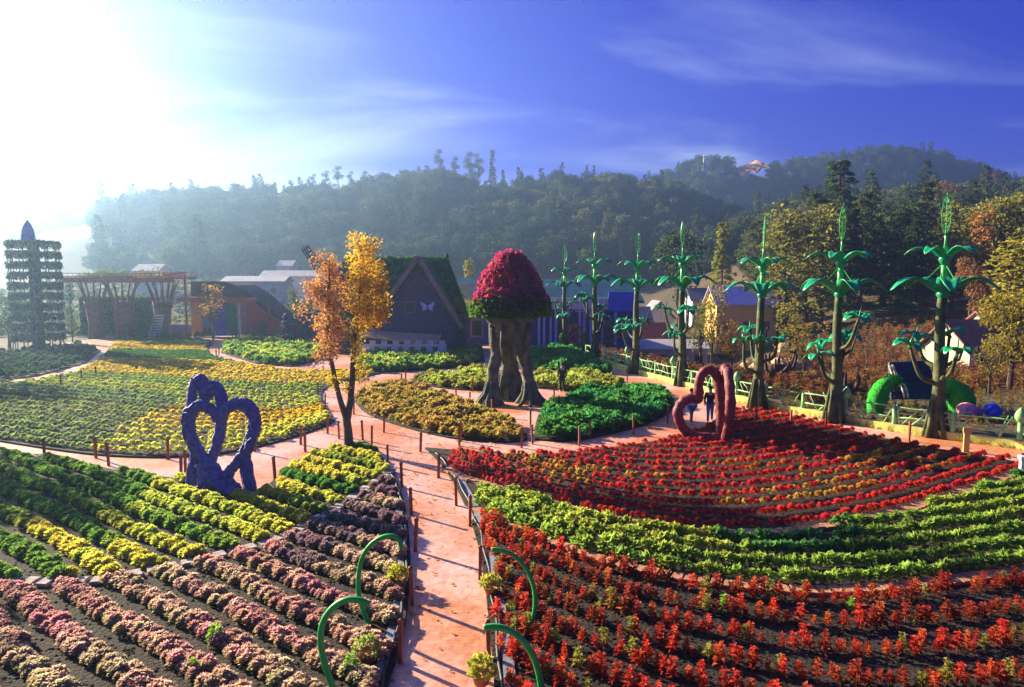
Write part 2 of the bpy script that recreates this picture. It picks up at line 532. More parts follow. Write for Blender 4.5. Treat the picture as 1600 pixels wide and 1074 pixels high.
def build_terrain():
    xs = np.unique(np.concatenate([np.arange(-1500, -300, 60.), np.arange(-300, -60, 8.), np.arange(-60, 120, 2.5), np.arange(120, 300, 8.), np.arange(300, 1000, 25.), np.arange(1000, 2101, 100.)]))
    ys = np.unique(np.concatenate([np.arange(-200, 0, 20.), np.arange(0, 150, 2.5), np.arange(150, 420, 6.), np.arange(420, 1200, 25.), np.arange(1200, 2101, 100.)]))
    X, Y = np.meshgrid(xs, ys)
    Z = terr(X, Y)
    nx, ny = len(xs), len(ys)
    v = np.stack([X.ravel(), Y.ravel(), Z.ravel()], 1)
    i = np.arange(nx * ny).reshape(ny, nx)
    f = np.stack([i[:-1, :-1], i[:-1, 1:], i[1:, 1:], i[1:, :-1]], -1).reshape(-1, 4)
    me = bpy.data.meshes.new('terrain')
    me.from_pydata(v.tolist(), [], f.tolist())
    me.materials.append(MATS['terrain'])
    me.polygons.foreach_set('use_smooth', [True] * len(me.polygons))
    o = bpy.data.objects.new('terrain', me); COL.objects.link(o)
    tag(o, 'brown and green ground running from the garden to the wooded hills', kind='structure')


build_terrain()

# paved sheet under the whole garden
mb = MB()
gp = [(-48, 2), (16, 2), (FENCE[0][0] + 1, 2)] + [(x, y + 0.5) for x, y in FENCE] + [(5, 72), (-48, 92)]
mb.poly([(x, y, 0.0) for x, y in gp])
tag(struct('path', mb, 'paving'), 'orange terracotta paving of the garden paths')

# ------------------------------------------------------------------ flower beds (raised soil)
BED = {}


def bed(key, pts, z=0.07, sm=0):
    poly = smooth2(pts + [pts[0]], sm)[:-1] if sm else pts
    BED[key] = poly
    m = MB(); m.prism(poly, -0.05, z)
    o = struct('flower_bed', m, 'soil')
    return poly


PL = GL((606, 1074), (628, 1000), (640, 920), (640, 850), (632, 790), (616, 745), (592, 708), (570, 690))     # left edge of the near path
PR = GL((772, 1074), (766, 1000), (758, 920), (746, 850), (726, 790), (702, 745), (678, 715), (660, 698))     # right edge
PLs, PRs = smooth2([(PL[0][0] + 0.05, 7.5)] + PL, 4), smooth2([(PR[0][0] + 0.1, 7.5)] + PR, 4)
EDGE_L = smooth2(GL((-200, 925), (-60, 915), (50, 917), (120, 917), (190, 909), (260, 893), (350, 872), (430, 850), (500, 815), (555, 780), (600, 748), (613, 736)), 5)
L1_TOP = smooth2(GL((570, 692), (530, 700), (480, 714), (440, 742), (410, 768), (385, 775), (340, 762), (290, 752), (210, 742), (140, 729), (70, 717), (0, 708), (-150, 700)), 4)
LOWB = smooth2(GL((748, 802), (800, 829), (860, 853), (950, 884), (1050, 907), (1150, 922), (1250, 930), (1350, 928), (1450, 919), (1530, 909), (1600, 899), (1720, 880), (1900, 850), (2150, 810)), 5)
UPB = smooth2(GL((700, 738), (730, 752), (800, 774), (870, 794), (940, 812), (1020, 828), (1100, 837), (1200, 838), (1300, 826), (1400, 806), (1500, 776), (1580, 748), (1660, 722), (1740, 700)), 5)


def below(curve, px_list):
    return curve


def part_above(poly, y):
    return [p for p in poly if p[1] >= y]


# L0: front left kale bed
yl = EDGE_L[-1][1]
left_path = [p for p in PLs]
L0 = bed('L0', [(-22, 7.5)] + [p for p in left_path if p[1] < yl - 0.1] + EDGE_L[::-1])
L1 = bed('L1', EDGE_L + [p for p in left_path if p[1] > yl + 0.1][:-1] + L1_TOP)
R0 = bed('R0', [(PRs[0][0], 7.5)] + [p for p in PRs if 7.6 < p[1] < LOWB[0][1] - 0.1] + LOWB + [(24, 7.5)])
R1 = bed('R1', LOWB[::-1] + [p for p in PRs if LOWB[0][1] + 0.1 < p[1] < UPB[0][1] - 0.1] + UPB)
R2_TOP = smooth2(GL((668, 702), (760, 709), (830, 713), (900, 708), (980, 698), (1040, 688), (1095, 672), (1140, 645), (1190, 645), (1260, 657), (1350, 680), (1440, 699), (1520, 712), (1600, 726)), 4)
R2 = bed('R2', UPB[::-1] + [p for p in PRs if p[1] > UPB[0][1] + 0.1][:-1] + R2_TOP)
L2_BOT = smooth2(GL((-200, 668), (-80, 680), (0, 691), (70, 702), (150, 712), (240, 716), (330, 712), (400, 700), (460, 684), (505, 668), (523, 659)), 4)
L2 = bed('L2', L2_BOT + smooth2(GL((512, 640), (502, 622), (512, 606), (560, 592), (600, 583)), 3) + smooth2(GL((480, 582), (400, 573), (340, 560), (325, 546), (330, 534), (260, 527), (190, 530), (165, 552), (130, 578), (60, 596), (0, 601), (-120, 610)), 3))
C1 = bed('C1', GL((553, 628), (575, 612), (610, 601), (650, 606), (700, 622), (750, 642), (800, 662), (822, 680), (818, 690), (770, 692), (700, 685), (630, 668), (575, 648)), sm=3)
C2 = bed('C2', GL((836, 688), (838, 660), (852, 640), (900, 622), (955, 612), (1020, 612), (1050, 626), (1046, 645), (1010, 664), (950, 680), (890, 691)), sm=3)
C3 = bed('C3', GL((640, 594), (700, 586), (765, 579), (775, 600), (765, 610), (720, 610), (670, 604)), sm=3)
C4 = bed('C4', GL((828, 606), (832, 590), (850, 585), (900, 588), (950, 592), (978, 603), (960, 611), (900, 613)), sm=3)
F1 = bed('F1', GL((560, 583), (565, 550), (650, 545), (750, 550), (758, 566), (700, 577), (620, 582)))
F2 = bed('F2', GL((830, 580), (826, 552), (880, 549), (925, 562), (960, 586), (900, 584)))
F3 = bed('F3', GL((345, 552), (352, 536), (400, 530), (470, 532), (512, 548), (505, 562), (455, 574), (400, 569)))
D0 = bed('D0', GL((-60, 598), (-60, 560), (60, 546), (130, 540), (158, 548), (135, 568), (60, 588), (0, 596)))

# ------------------------------------------------------------------ bedding plant prototypes
UP = Vector((0, 0, 1))


def rvec():
    while True:
        v = Vector((random.uniform(-1, 1), random.uniform(-1, 1), random.uniform(-1, 1)))
        if 0.05 < v.length < 1: return v.normalized()


def dome_plant(n, r, h, L, W, seed, upw=0.3, center=0.5):
    """frilly cushion: leaves set over a dome, pointing out and up"""
    random.seed(seed); m = MB()
    for i in range(n):
        t = (i + 0.5) / n
        cz = t ** 0.8
        a = i * 2.39996 + random.uniform(-.4, .4)
        rad = math.sqrt(max(0, 1 - cz * cz))
        d = Vector((math.cos(a) * rad, math.sin(a) * rad, cz))
        b = Vector((d.x * r * 0.62, d.y * r * 0.62, 0.05 + d.z * h * 0.62)) + rvec() * r * 0.10
        dd = (d + UP * upw + rvec() * 0.35).normalized()
        q = random.uniform(0.75, 1.25)
        m.leaf(b, dd, (UP + rvec() * 0.5).normalized() if abs(dd.z) < 0.9 else Vector((1, 0.2, 0)), L * q, W * q, random.uniform(.1, .5), min(1, max(0, cz * center + random.uniform(-.25, .25) + 0.25)), random.random())
    return m.mesh('cushion_plant', 'bedding_leaf')


def upright_plant(n, r, h, L, W, seed):
    """loose upright spike of leaves on a short stem"""
    random.seed(seed); m = MB()
    m.tube([(0, 0, 0), (random.uniform(-.02, .02), 0, h * .5), (random.uniform(-.03, .03), random.uniform(-.03, .03), h)], [0.012, 0.009, 0.004], 4)
    for i in range(n):
        t = (i + 0.5) / n
        a = i * 2.39996 + random.uniform(-.5, .5)
        z = 0.06 + t * (h - 0.05)
        rr = r * (1 - 0.62 * t)
        d = Vector((math.cos(a), math.sin(a), random.uniform(-.1, .9))).normalized()
        b = Vector((math.cos(a) * rr * .15, math.sin(a) * rr * .15, z)) + rvec() * 0.02
        q = random.uniform(.7, 1.25)
        m.leaf(b, d, UP, rr * q + L * .4, W * q, random.uniform(.1, .6), min(1, max(0, t + random.uniform(-.3, .3))), random.random())
    return m.mesh('upright_plant', 'bedding_leaf')


KALE = [dome_plant(130, .155, .20, .07, .07, 10 + i, center=.5) for i in range(4)]
CUSH = [dome_plant(105, .165, .21, .085, .065, 20 + i, center=.6) for i in range(4)]
BALL = [dome_plant(54, .15, .17, .085, .08, 30 + i, upw=.15) for i in range(4)]
SPIKE = [upright_plant(44, .10, .30 + .03 * (i % 3), .07, .048, 40 + i) for i in range(5)]
LETT = [dome_plant(44, .16, .24, .15, .11, 50 + i, upw=.45) for i in range(4)]
CELO = [dome_plant(50, .10, .21, .085, .062, 60 + i, upw=.6) for i in range(4)]
BUSH = [dome_plant(60, .30, .42, .20, .15, 70 + i, upw=.35) for i in range(4)]
random.seed(99)
TRIS = {}


def scatter(name, protos, recs, label, cat=None, parent=None):
    """one stuff object: points + geometry nodes instancing; recs rows = x y z rz s idx tint tint2"""
    me = bpy.data.meshes.new(name)
    me.from_pydata([tuple(r[0]) for r in recs], [], [])
    at = me.attributes
    n = len(recs)

    def st(nm, typ, key, vals):
        a = at.new(nm, typ, 'POINT'); a.data.foreach_set(key, np.asarray(vals, np.float32).ravel())
    st('rot', 'FLOAT_VECTOR', 'vector', [(0, 0, r[1]) for r in recs])
    st('scl', 'FLOAT_VECTOR', 'vector', [(r[2],) * 3 if isinstance(r[2], (int, float)) else r[2] for r in recs])
    st('tint', 'FLOAT_VECTOR', 'vector', [r[3] for r in recs])
    st('tint2', 'FLOAT_VECTOR', 'vector', [r[4] for r in recs])
    a = at.new('idx', 'INT', 'POINT'); a.data.foreach_set('value', np.array([random.randrange(len(protos)) for _ in recs], np.int32))
    o = bpy.data.objects.new(name, me); COL.objects.link(o)
    ng = bpy.data.node_groups.new(name, 'GeometryNodeTree')
    ng.interface.new_socket('Geometry', in_out='INPUT', socket_type='NodeSocketGeometry')
    ng.interface.new_socket('Geometry', in_out='OUTPUT', socket_type='NodeSocketGeometry')
    N, L = ng.nodes, ng.links
    gi, go = N.new('NodeGroupInput'), N.new('NodeGroupOutput')
    mp_ = N.new('GeometryNodeMeshToPoints'); L.new(gi.outputs[0], mp_.inputs[0])
    jn = N.new('GeometryNodeJoinGeometry')

    def named(nm, typ):
        q = N.new('GeometryNodeInputNamedAttribute'); q.data_type = typ; q.inputs[0].default_value = nm; return q.outputs[0]
    rot, scl, idx = named('rot', 'FLOAT_VECTOR'), named('scl', 'FLOAT_VECTOR'), named('idx', 'INT')
    for k, pm in enumerate(protos):
        po = bpy.data.objects.new('prototype', pm)
        oi = N.new('GeometryNodeObjectInfo'); oi.inputs[0].default_value = po
        eq = N.new('FunctionNodeCompare'); eq.data_type = 'INT'; eq.operation = 'EQUAL'
        ei = [s for s in eq.inputs if s.type == 'INT']
        L.new(idx, ei[0]); ei[1].default_value = k
        ip = N.new('GeometryNodeInstanceOnPoints')
        L.new(mp_.outputs[0], ip.inputs['Points']); L.new(eq.outputs[0], ip.inputs['Selection']); L.new(oi.outputs['Geometry'], ip.inputs['Instance'])
        L.new(rot, ip.inputs['Rotation']); L.new(scl, ip.inputs['Scale'])
        L.new(ip.outputs[0], jn.inputs[0])
    L.new(jn.outputs[0], go.inputs[0])
    md = o.modifiers.new('scatter', 'NODES'); md.node_group = ng
    tag(o, label, cat, kind='stuff')
    return o


def project(p):
    d = Vector(p) - cam.location
    yv = d.y * cp - d.z * sp_; zv = d.y * sp_ + d.z * cp
    if yv < 0.1: return None
    return CW / 2 + FPX * d.x / yv, CH / 2 - FPX * zv / yv


TENS = {2: 'twenty', 3: 'thirty', 4: 'forty', 5: 'fifty', 6: 'sixty', 7: 'seventy', 8: 'eighty', 9: 'ninety'}
TENTH = {2: 'twentieth', 3: 'thirtieth', 4: 'fortieth', 5: 'fiftieth', 6: 'sixtieth', 7: 'seventieth', 8: 'eightieth', 9: 'ninetieth'}


def nth(n):
    """1 -> first"""
    if n <= 20: return ORD[n - 1]
    if n < 100: return TENTH[n // 10] if n % 10 == 0 else TENS[n // 10] + ' ' + ORD[n % 10 - 1]
    return 'hundredth' if n == 100 else ('hundred ' if n < 200 else 'two hundred ') + (nth(n % 100) if n % 100 else 'th')


def hue_word(c):
    r, g, b = c
    if g > r * 1.25: return 'green'
    if g > r * .8: return 'lime green'
    if g > r * .58: return 'yellow'
    if g > r * .36: return 'amber'
    if b > r * .55: return 'plum'
    if g > r * .2: return 'orange' if r > .4 else 'brown'
    if b > g * 1.5: return 'crimson'
    return 'red' if r > .36 else 'dark red'


def plants(recs, protos, name, label, group, mass_name, mass_label, limit=300, count=True):
    vis = []; rest = []
    for r in recs:
        q = project(r[0])
        if q is None or q[0] < -120 or q[0] > 1720 or q[1] > 1150: continue
        (vis if -5 < q[0] < 1605 and q[1] < 1085 else rest).append(r)
    vis.sort(key=lambda r: r[0][1])
    rows_ = sorted({r[5] for r in vis}); rank = {k: i + 1 for i, k in enumerate(rows_)}
    place = {}
    for k in rows_:
        for i, r in enumerate(sorted((r for r in vis if r[5] == k), key=lambda r: r[0][0])): place[id(r)] = i + 1
    for r in vis[:limit]:
        o = put(name, random.choice(protos), None, r[0], r[1], r[2], r[3], r[4])
        lab = label.replace('ROW', nth(rank[r[5]])).replace('HUE', hue_word(r[4]) if name != 'kale_plant' else 'plum' if r[4][0] < .33 else 'pink' if r[4][1] < r[4][0] * .56 else 'cream pink')
        if count: lab = lab.replace('PLACE', nth(place[id(r)]))
        tag(o, lab, 'plant', group)
    rest += vis[limit:]
    if rest: scatter(mass_name, protos, rest, mass_label, 'plants')


def mixc3(a, b, t):
    t = min(1, max(0, t)); return tuple(a[i] * (1 - t) + b[i] * t for i in range(3))


def jit(c, s=.2):
    k = random.uniform(1 - s, 1 + s); return tuple(max(0, x * k * random.uniform(.93, 1.07)) for x in c)


PINK, DPINK, OLIVE, SHADE_PLUM, CREAM = (.70, .29, .34), (.60, .10, .22), (.36, .42, .13), (.22, .13, .20), (.70, .50, .38)
YEL, LIME, GRN, DGRN, GOLD = (.82, .70, .10), (.56, .64, .10), (.11, .29, .045), (.035, .12, .03), (.86, .60, .04)
RED, CRIM, ORR, BRN = (.74, .055, .025), (.72, .025, .07), (.70, .20, .035), (.28, .06, .03)


def straight_rows(poly, ang, spacing, step, width, across, off=0.0, jitter=.05):
    """positions in straight rows: returns (x, y, row index)"""
    d = Vector((math.cos(ang), math.sin(ang))); nrm = Vector((-d.y, d.x))
    pr = [(Vector(p).dot(d), Vector(p).dot(nrm)) for p in poly]
    u0, u1 = min(p[0] for p in pr), max(p[0] for p in pr); v0, v1 = min(p[1] for p in pr), max(p[1] for p in pr)
    out = []; k = 0; v = math.floor(v0 / spacing) * spacing + off
    while v < v1:
        u = u0
        while u < u1:
            for j in range(across):
                o = (j - (across - 1) / 2) * width / max(1, across - 1) if across > 1 else 0
                q = d * (u + random.uniform(-jitter, jitter)) + nrm * (v + o + random.uniform(-jitter, jitter) + .05 * math.sin(u * .8 + k))
                if random.random() > .04 and inside(q.x, q.y, poly) and edge_dist(q.x, q.y, poly) > .16: out.append((q.x, q.y, round(v / spacing)))
            u += step
        v += spacing; k += 1
    return out


def curve_rows(poly, curve, offs, step, jitter=.05, inset=.16, across=1, width=.2):
    out = []
    for k, o in enumerate(offs):
        for q, t in resample(curve, step):
            for j in range(across):
                w = (j - (across - 1) / 2) * width / max(1, across - 1) if across > 1 else 0
                x, y = q.x + random.uniform(-jitter, jitter), q.y + o + w + random.uniform(-jitter, jitter)
                if random.random() > .04 and inside(x, y, poly) and edge_dist(x, y, poly) > inset: out.append((x, y, k))
    return out


BZ = 0.065
ROWA = R(-38)
# front left: pink and olive kale
recs = []
for x, y, k in straight_rows(L0, ROWA, .80, .16, .22, 3):
    n = nnoise(x, y, .9, 3) + random.uniform(-.35, .35)
    c = mixc3(PINK, CREAM, .5 + n)
    c2 = mixc3(OLIVE, PINK, .15 + .6 * nnoise(x, y, 1.7, 9))
    if x > -5.5 and y > 15.5 and nnoise(x, y, .8, 4) > -.5: c, c2 = mixc3(c, SHADE_PLUM, .75), mixc3(c2, SHADE_PLUM, .6)  # plum tint paints the blue heart's shadow onto the kale
    if n < -.75: c2 = OLIVE
    recs.append(((x, y, BZ), random.uniform(0, 6.3), random.uniform(.6, 1.12), jit(c2), jit(c), -k))
plants(recs, KALE, 'kale_plant', 'HUE kale clump, PLACE from left, ROW slanting row of front bed', 'pink kale clumps in the front left bed',
       'kale_rows', 'mass of pink and olive kale farther up the front left bed')
# left: yellow green clumps
recs = []
for x, y, k in straight_rows(L1, ROWA, .80, .17, .22, 3, .1):
    if math.hypot(x + 8.45, y - 22) < 1.0: continue
    n = nnoise(x, y, .55, 5) + random.uniform(-.2, .2)
    g = nnoise(k * 2.1, x * .35, 1, 2) + (1.0 if x < -10.5 - .25 * (y - 18) else 0) + (0.4 if x < -8 else 0)  # left clumps turned greener, standing in for the shade on that side
    c = mixc3(YEL, LIME, .5 + n * .6)
    if g > .62: c = mixc3(c, GRN, min(.88, .4 + .5 * (g - .3) + random.uniform(-.1, .1)))
    if y > 20.5 and x > -8.6 and k % 5 == 2: c = GRN
    recs.append(((x, y, BZ), random.uniform(0, 6.3), random.uniform(.6, 1.12), jit(mixc3(c, GRN, .35)), jit(c), -k))
plants(recs, CUSH, 'yellow_leaf_plant', 'HUE clump, PLACE from left, ROW slanting row, middle left bed', 'yellow green clumps in the middle left bed',
       'yellow_leaf_rows', 'mass of yellow green clumps in the middle left bed')
# big left field
recs = []
rows = [0.45 + i * 1.0 for i in range(64)]
for x, y, k in curve_rows(L2, [(-75, L2_BOT[0][1] + 6)] + L2_BOT + [(6, L2_BOT[-1][1] + 3)], rows, .36, .06, .22):
    d = k * 1.0
    if k < 3: c = mixc3(YEL, LIME, .55)
    elif k < 5: c = mixc3(YEL, LIME, .3)
    elif k < 8: c = GOLD
    elif k < 9: c = mixc3(GOLD, BRN, .6)
    elif k < 15: c = mixc3(mixc3(GRN, LIME, .8), YEL, .2)
    elif k < 18: c = mixc3(GRN, LIME, .6)
    elif k < 27: c = mixc3(GOLD, YEL, .4)
    elif k < 34: c = GRN
    elif k < 42: c = mixc3(GOLD, YEL, .3)
    else: c = mixc3(GRN, LIME, .2)
    if k >= 5 and k < 8 and x < -14: c = mixc3(c, YEL, .5)
    if x < -16.5 - k * .15 and k < 12: c = mixc3(c, (.14, .30, .13), .7)  # shade over the left end put into the plant tint
    recs.append(((x, y, BZ), random.uniform(0, 6.3), random.uniform(.95, 1.35), jit(mixc3(c, GRN, .25)), jit(c), k))
plants(recs, BALL, 'cushion_plant', 'round HUE cushion plant, PLACE from left in ROW row of left field', 'round cushion plants in the large left field',
       'cushion_rows', 'rows of yellow and green cushion plants filling the large left field')
# front right red bed
recs = []
for x, y, k in curve_rows(R0, LOWB, [-.48 - i * 1.0 for i in range(9)], .26, .07, .14, 2, .13):
    c = mixc3(BRN, RED, .05 + .8 * random.random() ** 1.3 + .3 * nnoise(x, y, .8, 2))
    if random.random() < .25: c = mixc3(c, ORR, .7)
    if y < 12.8: c = mixc3(c, RED, .3)
    if random.random() < .10: c = (.30, .30, .05)
    recs.append(((x, y, BZ), random.uniform(0, 6.3), random.uniform(.5, 1.25), jit(mixc3(c, BRN, .45)), jit(c), k))
plants(recs, SPIKE, 'red_leaf_plant', 'upright HUE plant, PLACE from left in ROW row before lower brick edging', 'upright red plants in the front right bed',
       'red_leaf_rows', 'rows of upright red plants on dark soil at the right')
# green band
recs = []
for x, y, k in curve_rows(R1, LOWB, [.42 + i * .80 for i in range(14)], .21, .05, .16):
    n = nnoise(x, y, .45, 7) + random.uniform(-.3, .3)
    c = mixc3(mixc3(GRN, LIME, .5), YEL, -.1 + .45 * n)
    if nnoise(x, y, .5, 1) > .45: c = mixc3(c, (.05, .28, .09), .7)
    recs.append(((x, y, BZ), random.uniform(0, 6.3), random.uniform(.75, 1.15), jit(mixc3(c, GRN, .4)), jit(c), k))
plants(recs, LETT, 'green_leaf_plant', 'leafy HUE plant, PLACE from left in ROW row behind lower brick edging', 'lime green plants between the brick edgings',
       'green_leaf_rows', 'mass of lime green plants between the two brick edgings')
# red and yellow bed
recs = []
for x, y, k in curve_rows(R2, UPB, [.42 + i * .88 for i in range(26)], .20, .05, .14):
    if math.hypot(x - 8.6, y - 29) < .9: continue
    n = nnoise(x, y, .5, 8) + .6 * nnoise(x, y, 1.7, 3) + random.uniform(-.5, .5)
    if k < 2: c = mixc3(CRIM, RED, random.random())
    elif k < 6: c = mixc3(ORR, (.66, .44, .07), random.random()) if n > .12 else mixc3(CRIM, RED, random.random())
    elif k < 8: c = mixc3(RED, CRIM, random.random()) if n > -.5 else ORR
    else: c = mixc3(CRIM, RED, random.random())
    if x < 1 and random.random() < .5: c = mixc3(c, (.5, .08, .10), .6)
    recs.append(((x, y, BZ), random.uniform(0, 6.3), random.uniform(.75, 1.15), jit(mixc3(c, GRN, .2)), jit(c), k))
plants(recs, CELO, 'celosia_plant', 'small HUE tuft, PLACE from left in ROW row behind upper brick edging', 'red and orange tufted plants below the red heart',
       'celosia_rows', 'rows of red and orange tufted plants round the red heart')


def bushy(key, cols, cat_label, name, sp=.42, size=1.0):
    poly = BED[key]; xs = [p[0] for p in poly]; ys = [p[1] for p in poly]; recs = []
    y = min(ys)
    while y < max(ys):
        x = min(xs)
        while x < max(xs):
            qx, qy = x + random.uniform(-.15, .15), y + random.uniform(-.15, .15)
            if inside(qx, qy, poly) and edge_dist(qx, qy, poly) > .25:
                n = .5 + .5 * nnoise(qx, qy, .7, len(name)) + random.uniform(-.35, .35)
                c = mixc3(cols[0], cols[1], n)
                s = random.uniform(.7, 1.25) * size * (1 + .25 * nnoise(qx, qy, 1.3, 4))
                recs.append(((qx, qy, BZ), random.uniform(0, 6.3), s, jit(mixc3(c, DGRN, .45)), jit(c)))
            x += sp
        y += sp
    scatter(name, BUSH, recs, cat_label, 'plants')


bushy('C1', (mixc3(ORR, OLIVE, .5), (.42, .34, .05)), 'rusty orange and olive bedding left of the mushroom topiary', 'rust_bedding', .36, .8)
bushy('C2', (GRN, (.06, .34, .09)), 'glossy dark green leafy bedding right of the mushroom topiary', 'green_bedding', .45, 1.05)
bushy('C3', (LIME, (.34, .30, .05)), 'olive green bedding behind the left of the mushroom topiary', 'olive_bedding', .4, .9)
bushy('C4', (LIME, (.30, .30, .05)), 'olive green bedding behind the standing person in black', 'olive_bedding', .4, .9)
bushy('F1', (GRN, LIME), 'bright green leafy hedge bed in front of the gabled house', 'green_bedding', .55, 1.3)
bushy('F2', (GRN, (.08, .36, .10)), 'green leafy bed between the mushroom topiary and the fence', 'green_bedding', .55, 1.3)
bushy('F3', (GRN, LIME), 'leafy green bed in the bend of the far left path', 'green_bedding', .55, 1.2)
bushy('D0', ((.05, .08, .04), (.08, .12, .06)), 'dark low ground cover beside the planter tower', 'dark_bedding', .8, .9)

# ------------------------------------------------------------------ trees
def clump_leaves(m, c, rad, n, L, W, flat=1.0, shell=.45):
    c = Vector(c)
    for _ in range(n):
        d = rvec(); k = shell + (1 - shell) * random.random() ** .6
        p = c + Vector((d.x * rad[0], d.y * rad[1], d.z * rad[2])) * k
        dd = (d * .6 + rvec() * .9 + Vector((0, 0, -.15))).normalized()
        q = random.uniform(.6, 1.3)
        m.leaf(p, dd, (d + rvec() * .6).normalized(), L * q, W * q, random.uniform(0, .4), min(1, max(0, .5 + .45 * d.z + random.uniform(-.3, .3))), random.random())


def limb(m, a, b, r0, r1, n=6, sag=.12):
    a, b = Vector(a), Vector(b); L = (b - a).length
    mid = [a.lerp(b, t) + rvec() * L * sag * math.sin(math.pi * t) for t in (.33, .66)]
    m.tube([a] + mid + [b], [r0, r0 * .7 + r1 * .3, r0 * .35 + r1 * .65, r1], n, .08)


def tree_meshes(kind, seed, dens=1.0):
    """unit: metres; returns trunk mesh, crown mesh, height"""
    random.seed(seed); T, C = MB(), MB()
    if kind == 'broad':
        H = 11.0; limb(T, (0, 0, -.4), (.2, .1, 4.2), .30, .2, 8, .03)
        for i in range(17):
            a = i * 2.4 + random.uniform(-.3, .3); z = random.uniform(3.2, 9.6); r = 2.6 * math.sin(math.pi * (z - 2.0) / 9.4) ** .7 * random.uniform(.55, 1)
            c = Vector((math.cos(a) * r, math.sin(a) * r, z))
            limb(T, (.2, .1, min(z - .8, 4.2)), c, .11, .03, 5)
            s = random.uniform(.9, 1.5)
            clump_leaves(C, c, (s * 1.15, s * 1.15, s * .8), int(85 * dens), .42, .30)
    elif kind == 'wood':
        H = 11.0; limb(T, (0, 0, -.4), (.1, .1, 7.0), .26, .1, 6, .02)
        for i in range(24):
            a = i * 2.4 + random.uniform(-.3, .3); z = random.uniform(1.8, 9.8); r = 3.1 * math.sin(math.pi * min(1, (z + .6) / 11.4)) ** .6 * random.uniform(.35, 1)
            s = random.uniform(1.0, 1.6)
            clump_leaves(C, Vector((math.cos(a) * r, math.sin(a) * r, z)), (s * 1.2, s * 1.2, s * .85), int(60 * dens), .62, .46)
    elif kind == 'euc':
        H = 16.0; limb(T, (0, 0, -.4), (.3, .2, 15.0), .30, .06, 7, .02)
        for i in range(13):
            a = i * 2.4 + random.uniform(-.4, .4); z = random.uniform(8.4, 15.4); r = random.uniform(.4, 2.3) * (1 - .5 * (z - 8.4) / 7)
            c = Vector((.3 + math.cos(a) * r, .2 + math.sin(a) * r, z))
            limb(T, (.25, .15, z - 1.6), c, .07, .025, 5)
            s = random.uniform(.75, 1.3)
            clump_leaves(C, c, (s * 1.1, s * 1.1, s * .62), int(80 * dens), .40, .26)
    elif kind == 'conifer':
        H = 17.0; limb(T, (0, 0, -.4), (0, 0, 16.6), .28, .03, 7, .01)
        z = 2.5
        while z < 16.4:
            R0_ = 3.0 * (1 - z / 17.2) ** .8 + .15
            nb = 6 if z < 12 else 4
            for i in range(nb):
                a = random.uniform(0, 6.3); rr = R0_ * random.uniform(.7, 1.15)
                for k in range(int(16 * dens)):
                    t = random.uniform(.15, 1)
                    p = Vector((math.cos(a) * rr * t, math.sin(a) * rr * t, z - .25 * rr * t * t + random.uniform(-.2, .2))) + rvec() * .22
                    d = Vector((math.cos(a + random.uniform(-.9, .9)), math.sin(a + random.uniform(-.9, .9)), random.uniform(-.45, .25))).normalized()
                    C.leaf(p, d, UP, random.uniform(.45, .8), random.uniform(.2, .34), .3, min(1, max(0, t + random.uniform(-.4, .2))), random.random())
                T.tube([(0, 0, z), (math.cos(a) * rr * .8, math.sin(a) * rr * .8, z - .2 * rr)], [.05, .015], 4)
            z += .62 + .25 * random.random()
    elif kind == 'column':
        H = 12.0; limb(T, (0, 0, -.4), (0.1, 0, 11.5), .2, .03, 7, .015)
        for i in range(22):
            z = 2.2 + i * .43; r = (1.15 * math.sin(math.pi * min(1, (z - 1.2) / 11.2)) ** .8) * random.uniform(.3, .9); a = i * 2.4
            c = Vector((math.cos(a) * r, math.sin(a) * r, z)); s = random.uniform(.55, .9)
            T.tube([(0.05, 0, z - .5), c], [.05, .02], 4)
            clump_leaves(C, c, (s, s, s * 1.3), int(48 * dens), .36, .24)
    elif kind == 'sparse':
        H = 9.0; limb(T, (0, 0, -.4), (.1, 0, 3.2), .14, .10, 7, .02)
        for i in range(26):
            a = i * 2.4; z = random.uniform(3.6, 8.8); r = random.uniform(.3, 1.5)
            c = Vector((math.cos(a) * r, math.sin(a) * r, z))
            limb(T, (.1, 0, random.uniform(2, 4.2)), c, .045, .012, 4)
            clump_leaves(C, c, (.55, .55, .6), int(26 * dens), .26, .17)
    elif kind == 'bare':
        H = 8.0; limb(T, (0, 0, -.4), (.1, 0, 6.5), .10, .03, 6, .03)
        for i in range(24):
            a = i * 2.4; z = random.uniform(1.8, 6.2); e = Vector((math.cos(a) * 1.2, math.sin(a) * 1.2, z + random.uniform(.8, 2)))
            limb(T, (.05, 0, z), e, .035, .01, 4)
            clump_leaves(C, e, (.5, .5, .6), int(10 * dens), .2, .12)
    return T.mesh('trunk', 'bark' if kind != 'euc' else 'pale_bark'), C.mesh('crown', 'tree_leaf'), H


TREE = {k: [tree_meshes(k, 500 + 10 * i + j) for j in range(3)] for i, k in enumerate(('broad', 'euc', 'conifer', 'column', 'sparse', 'bare'))}


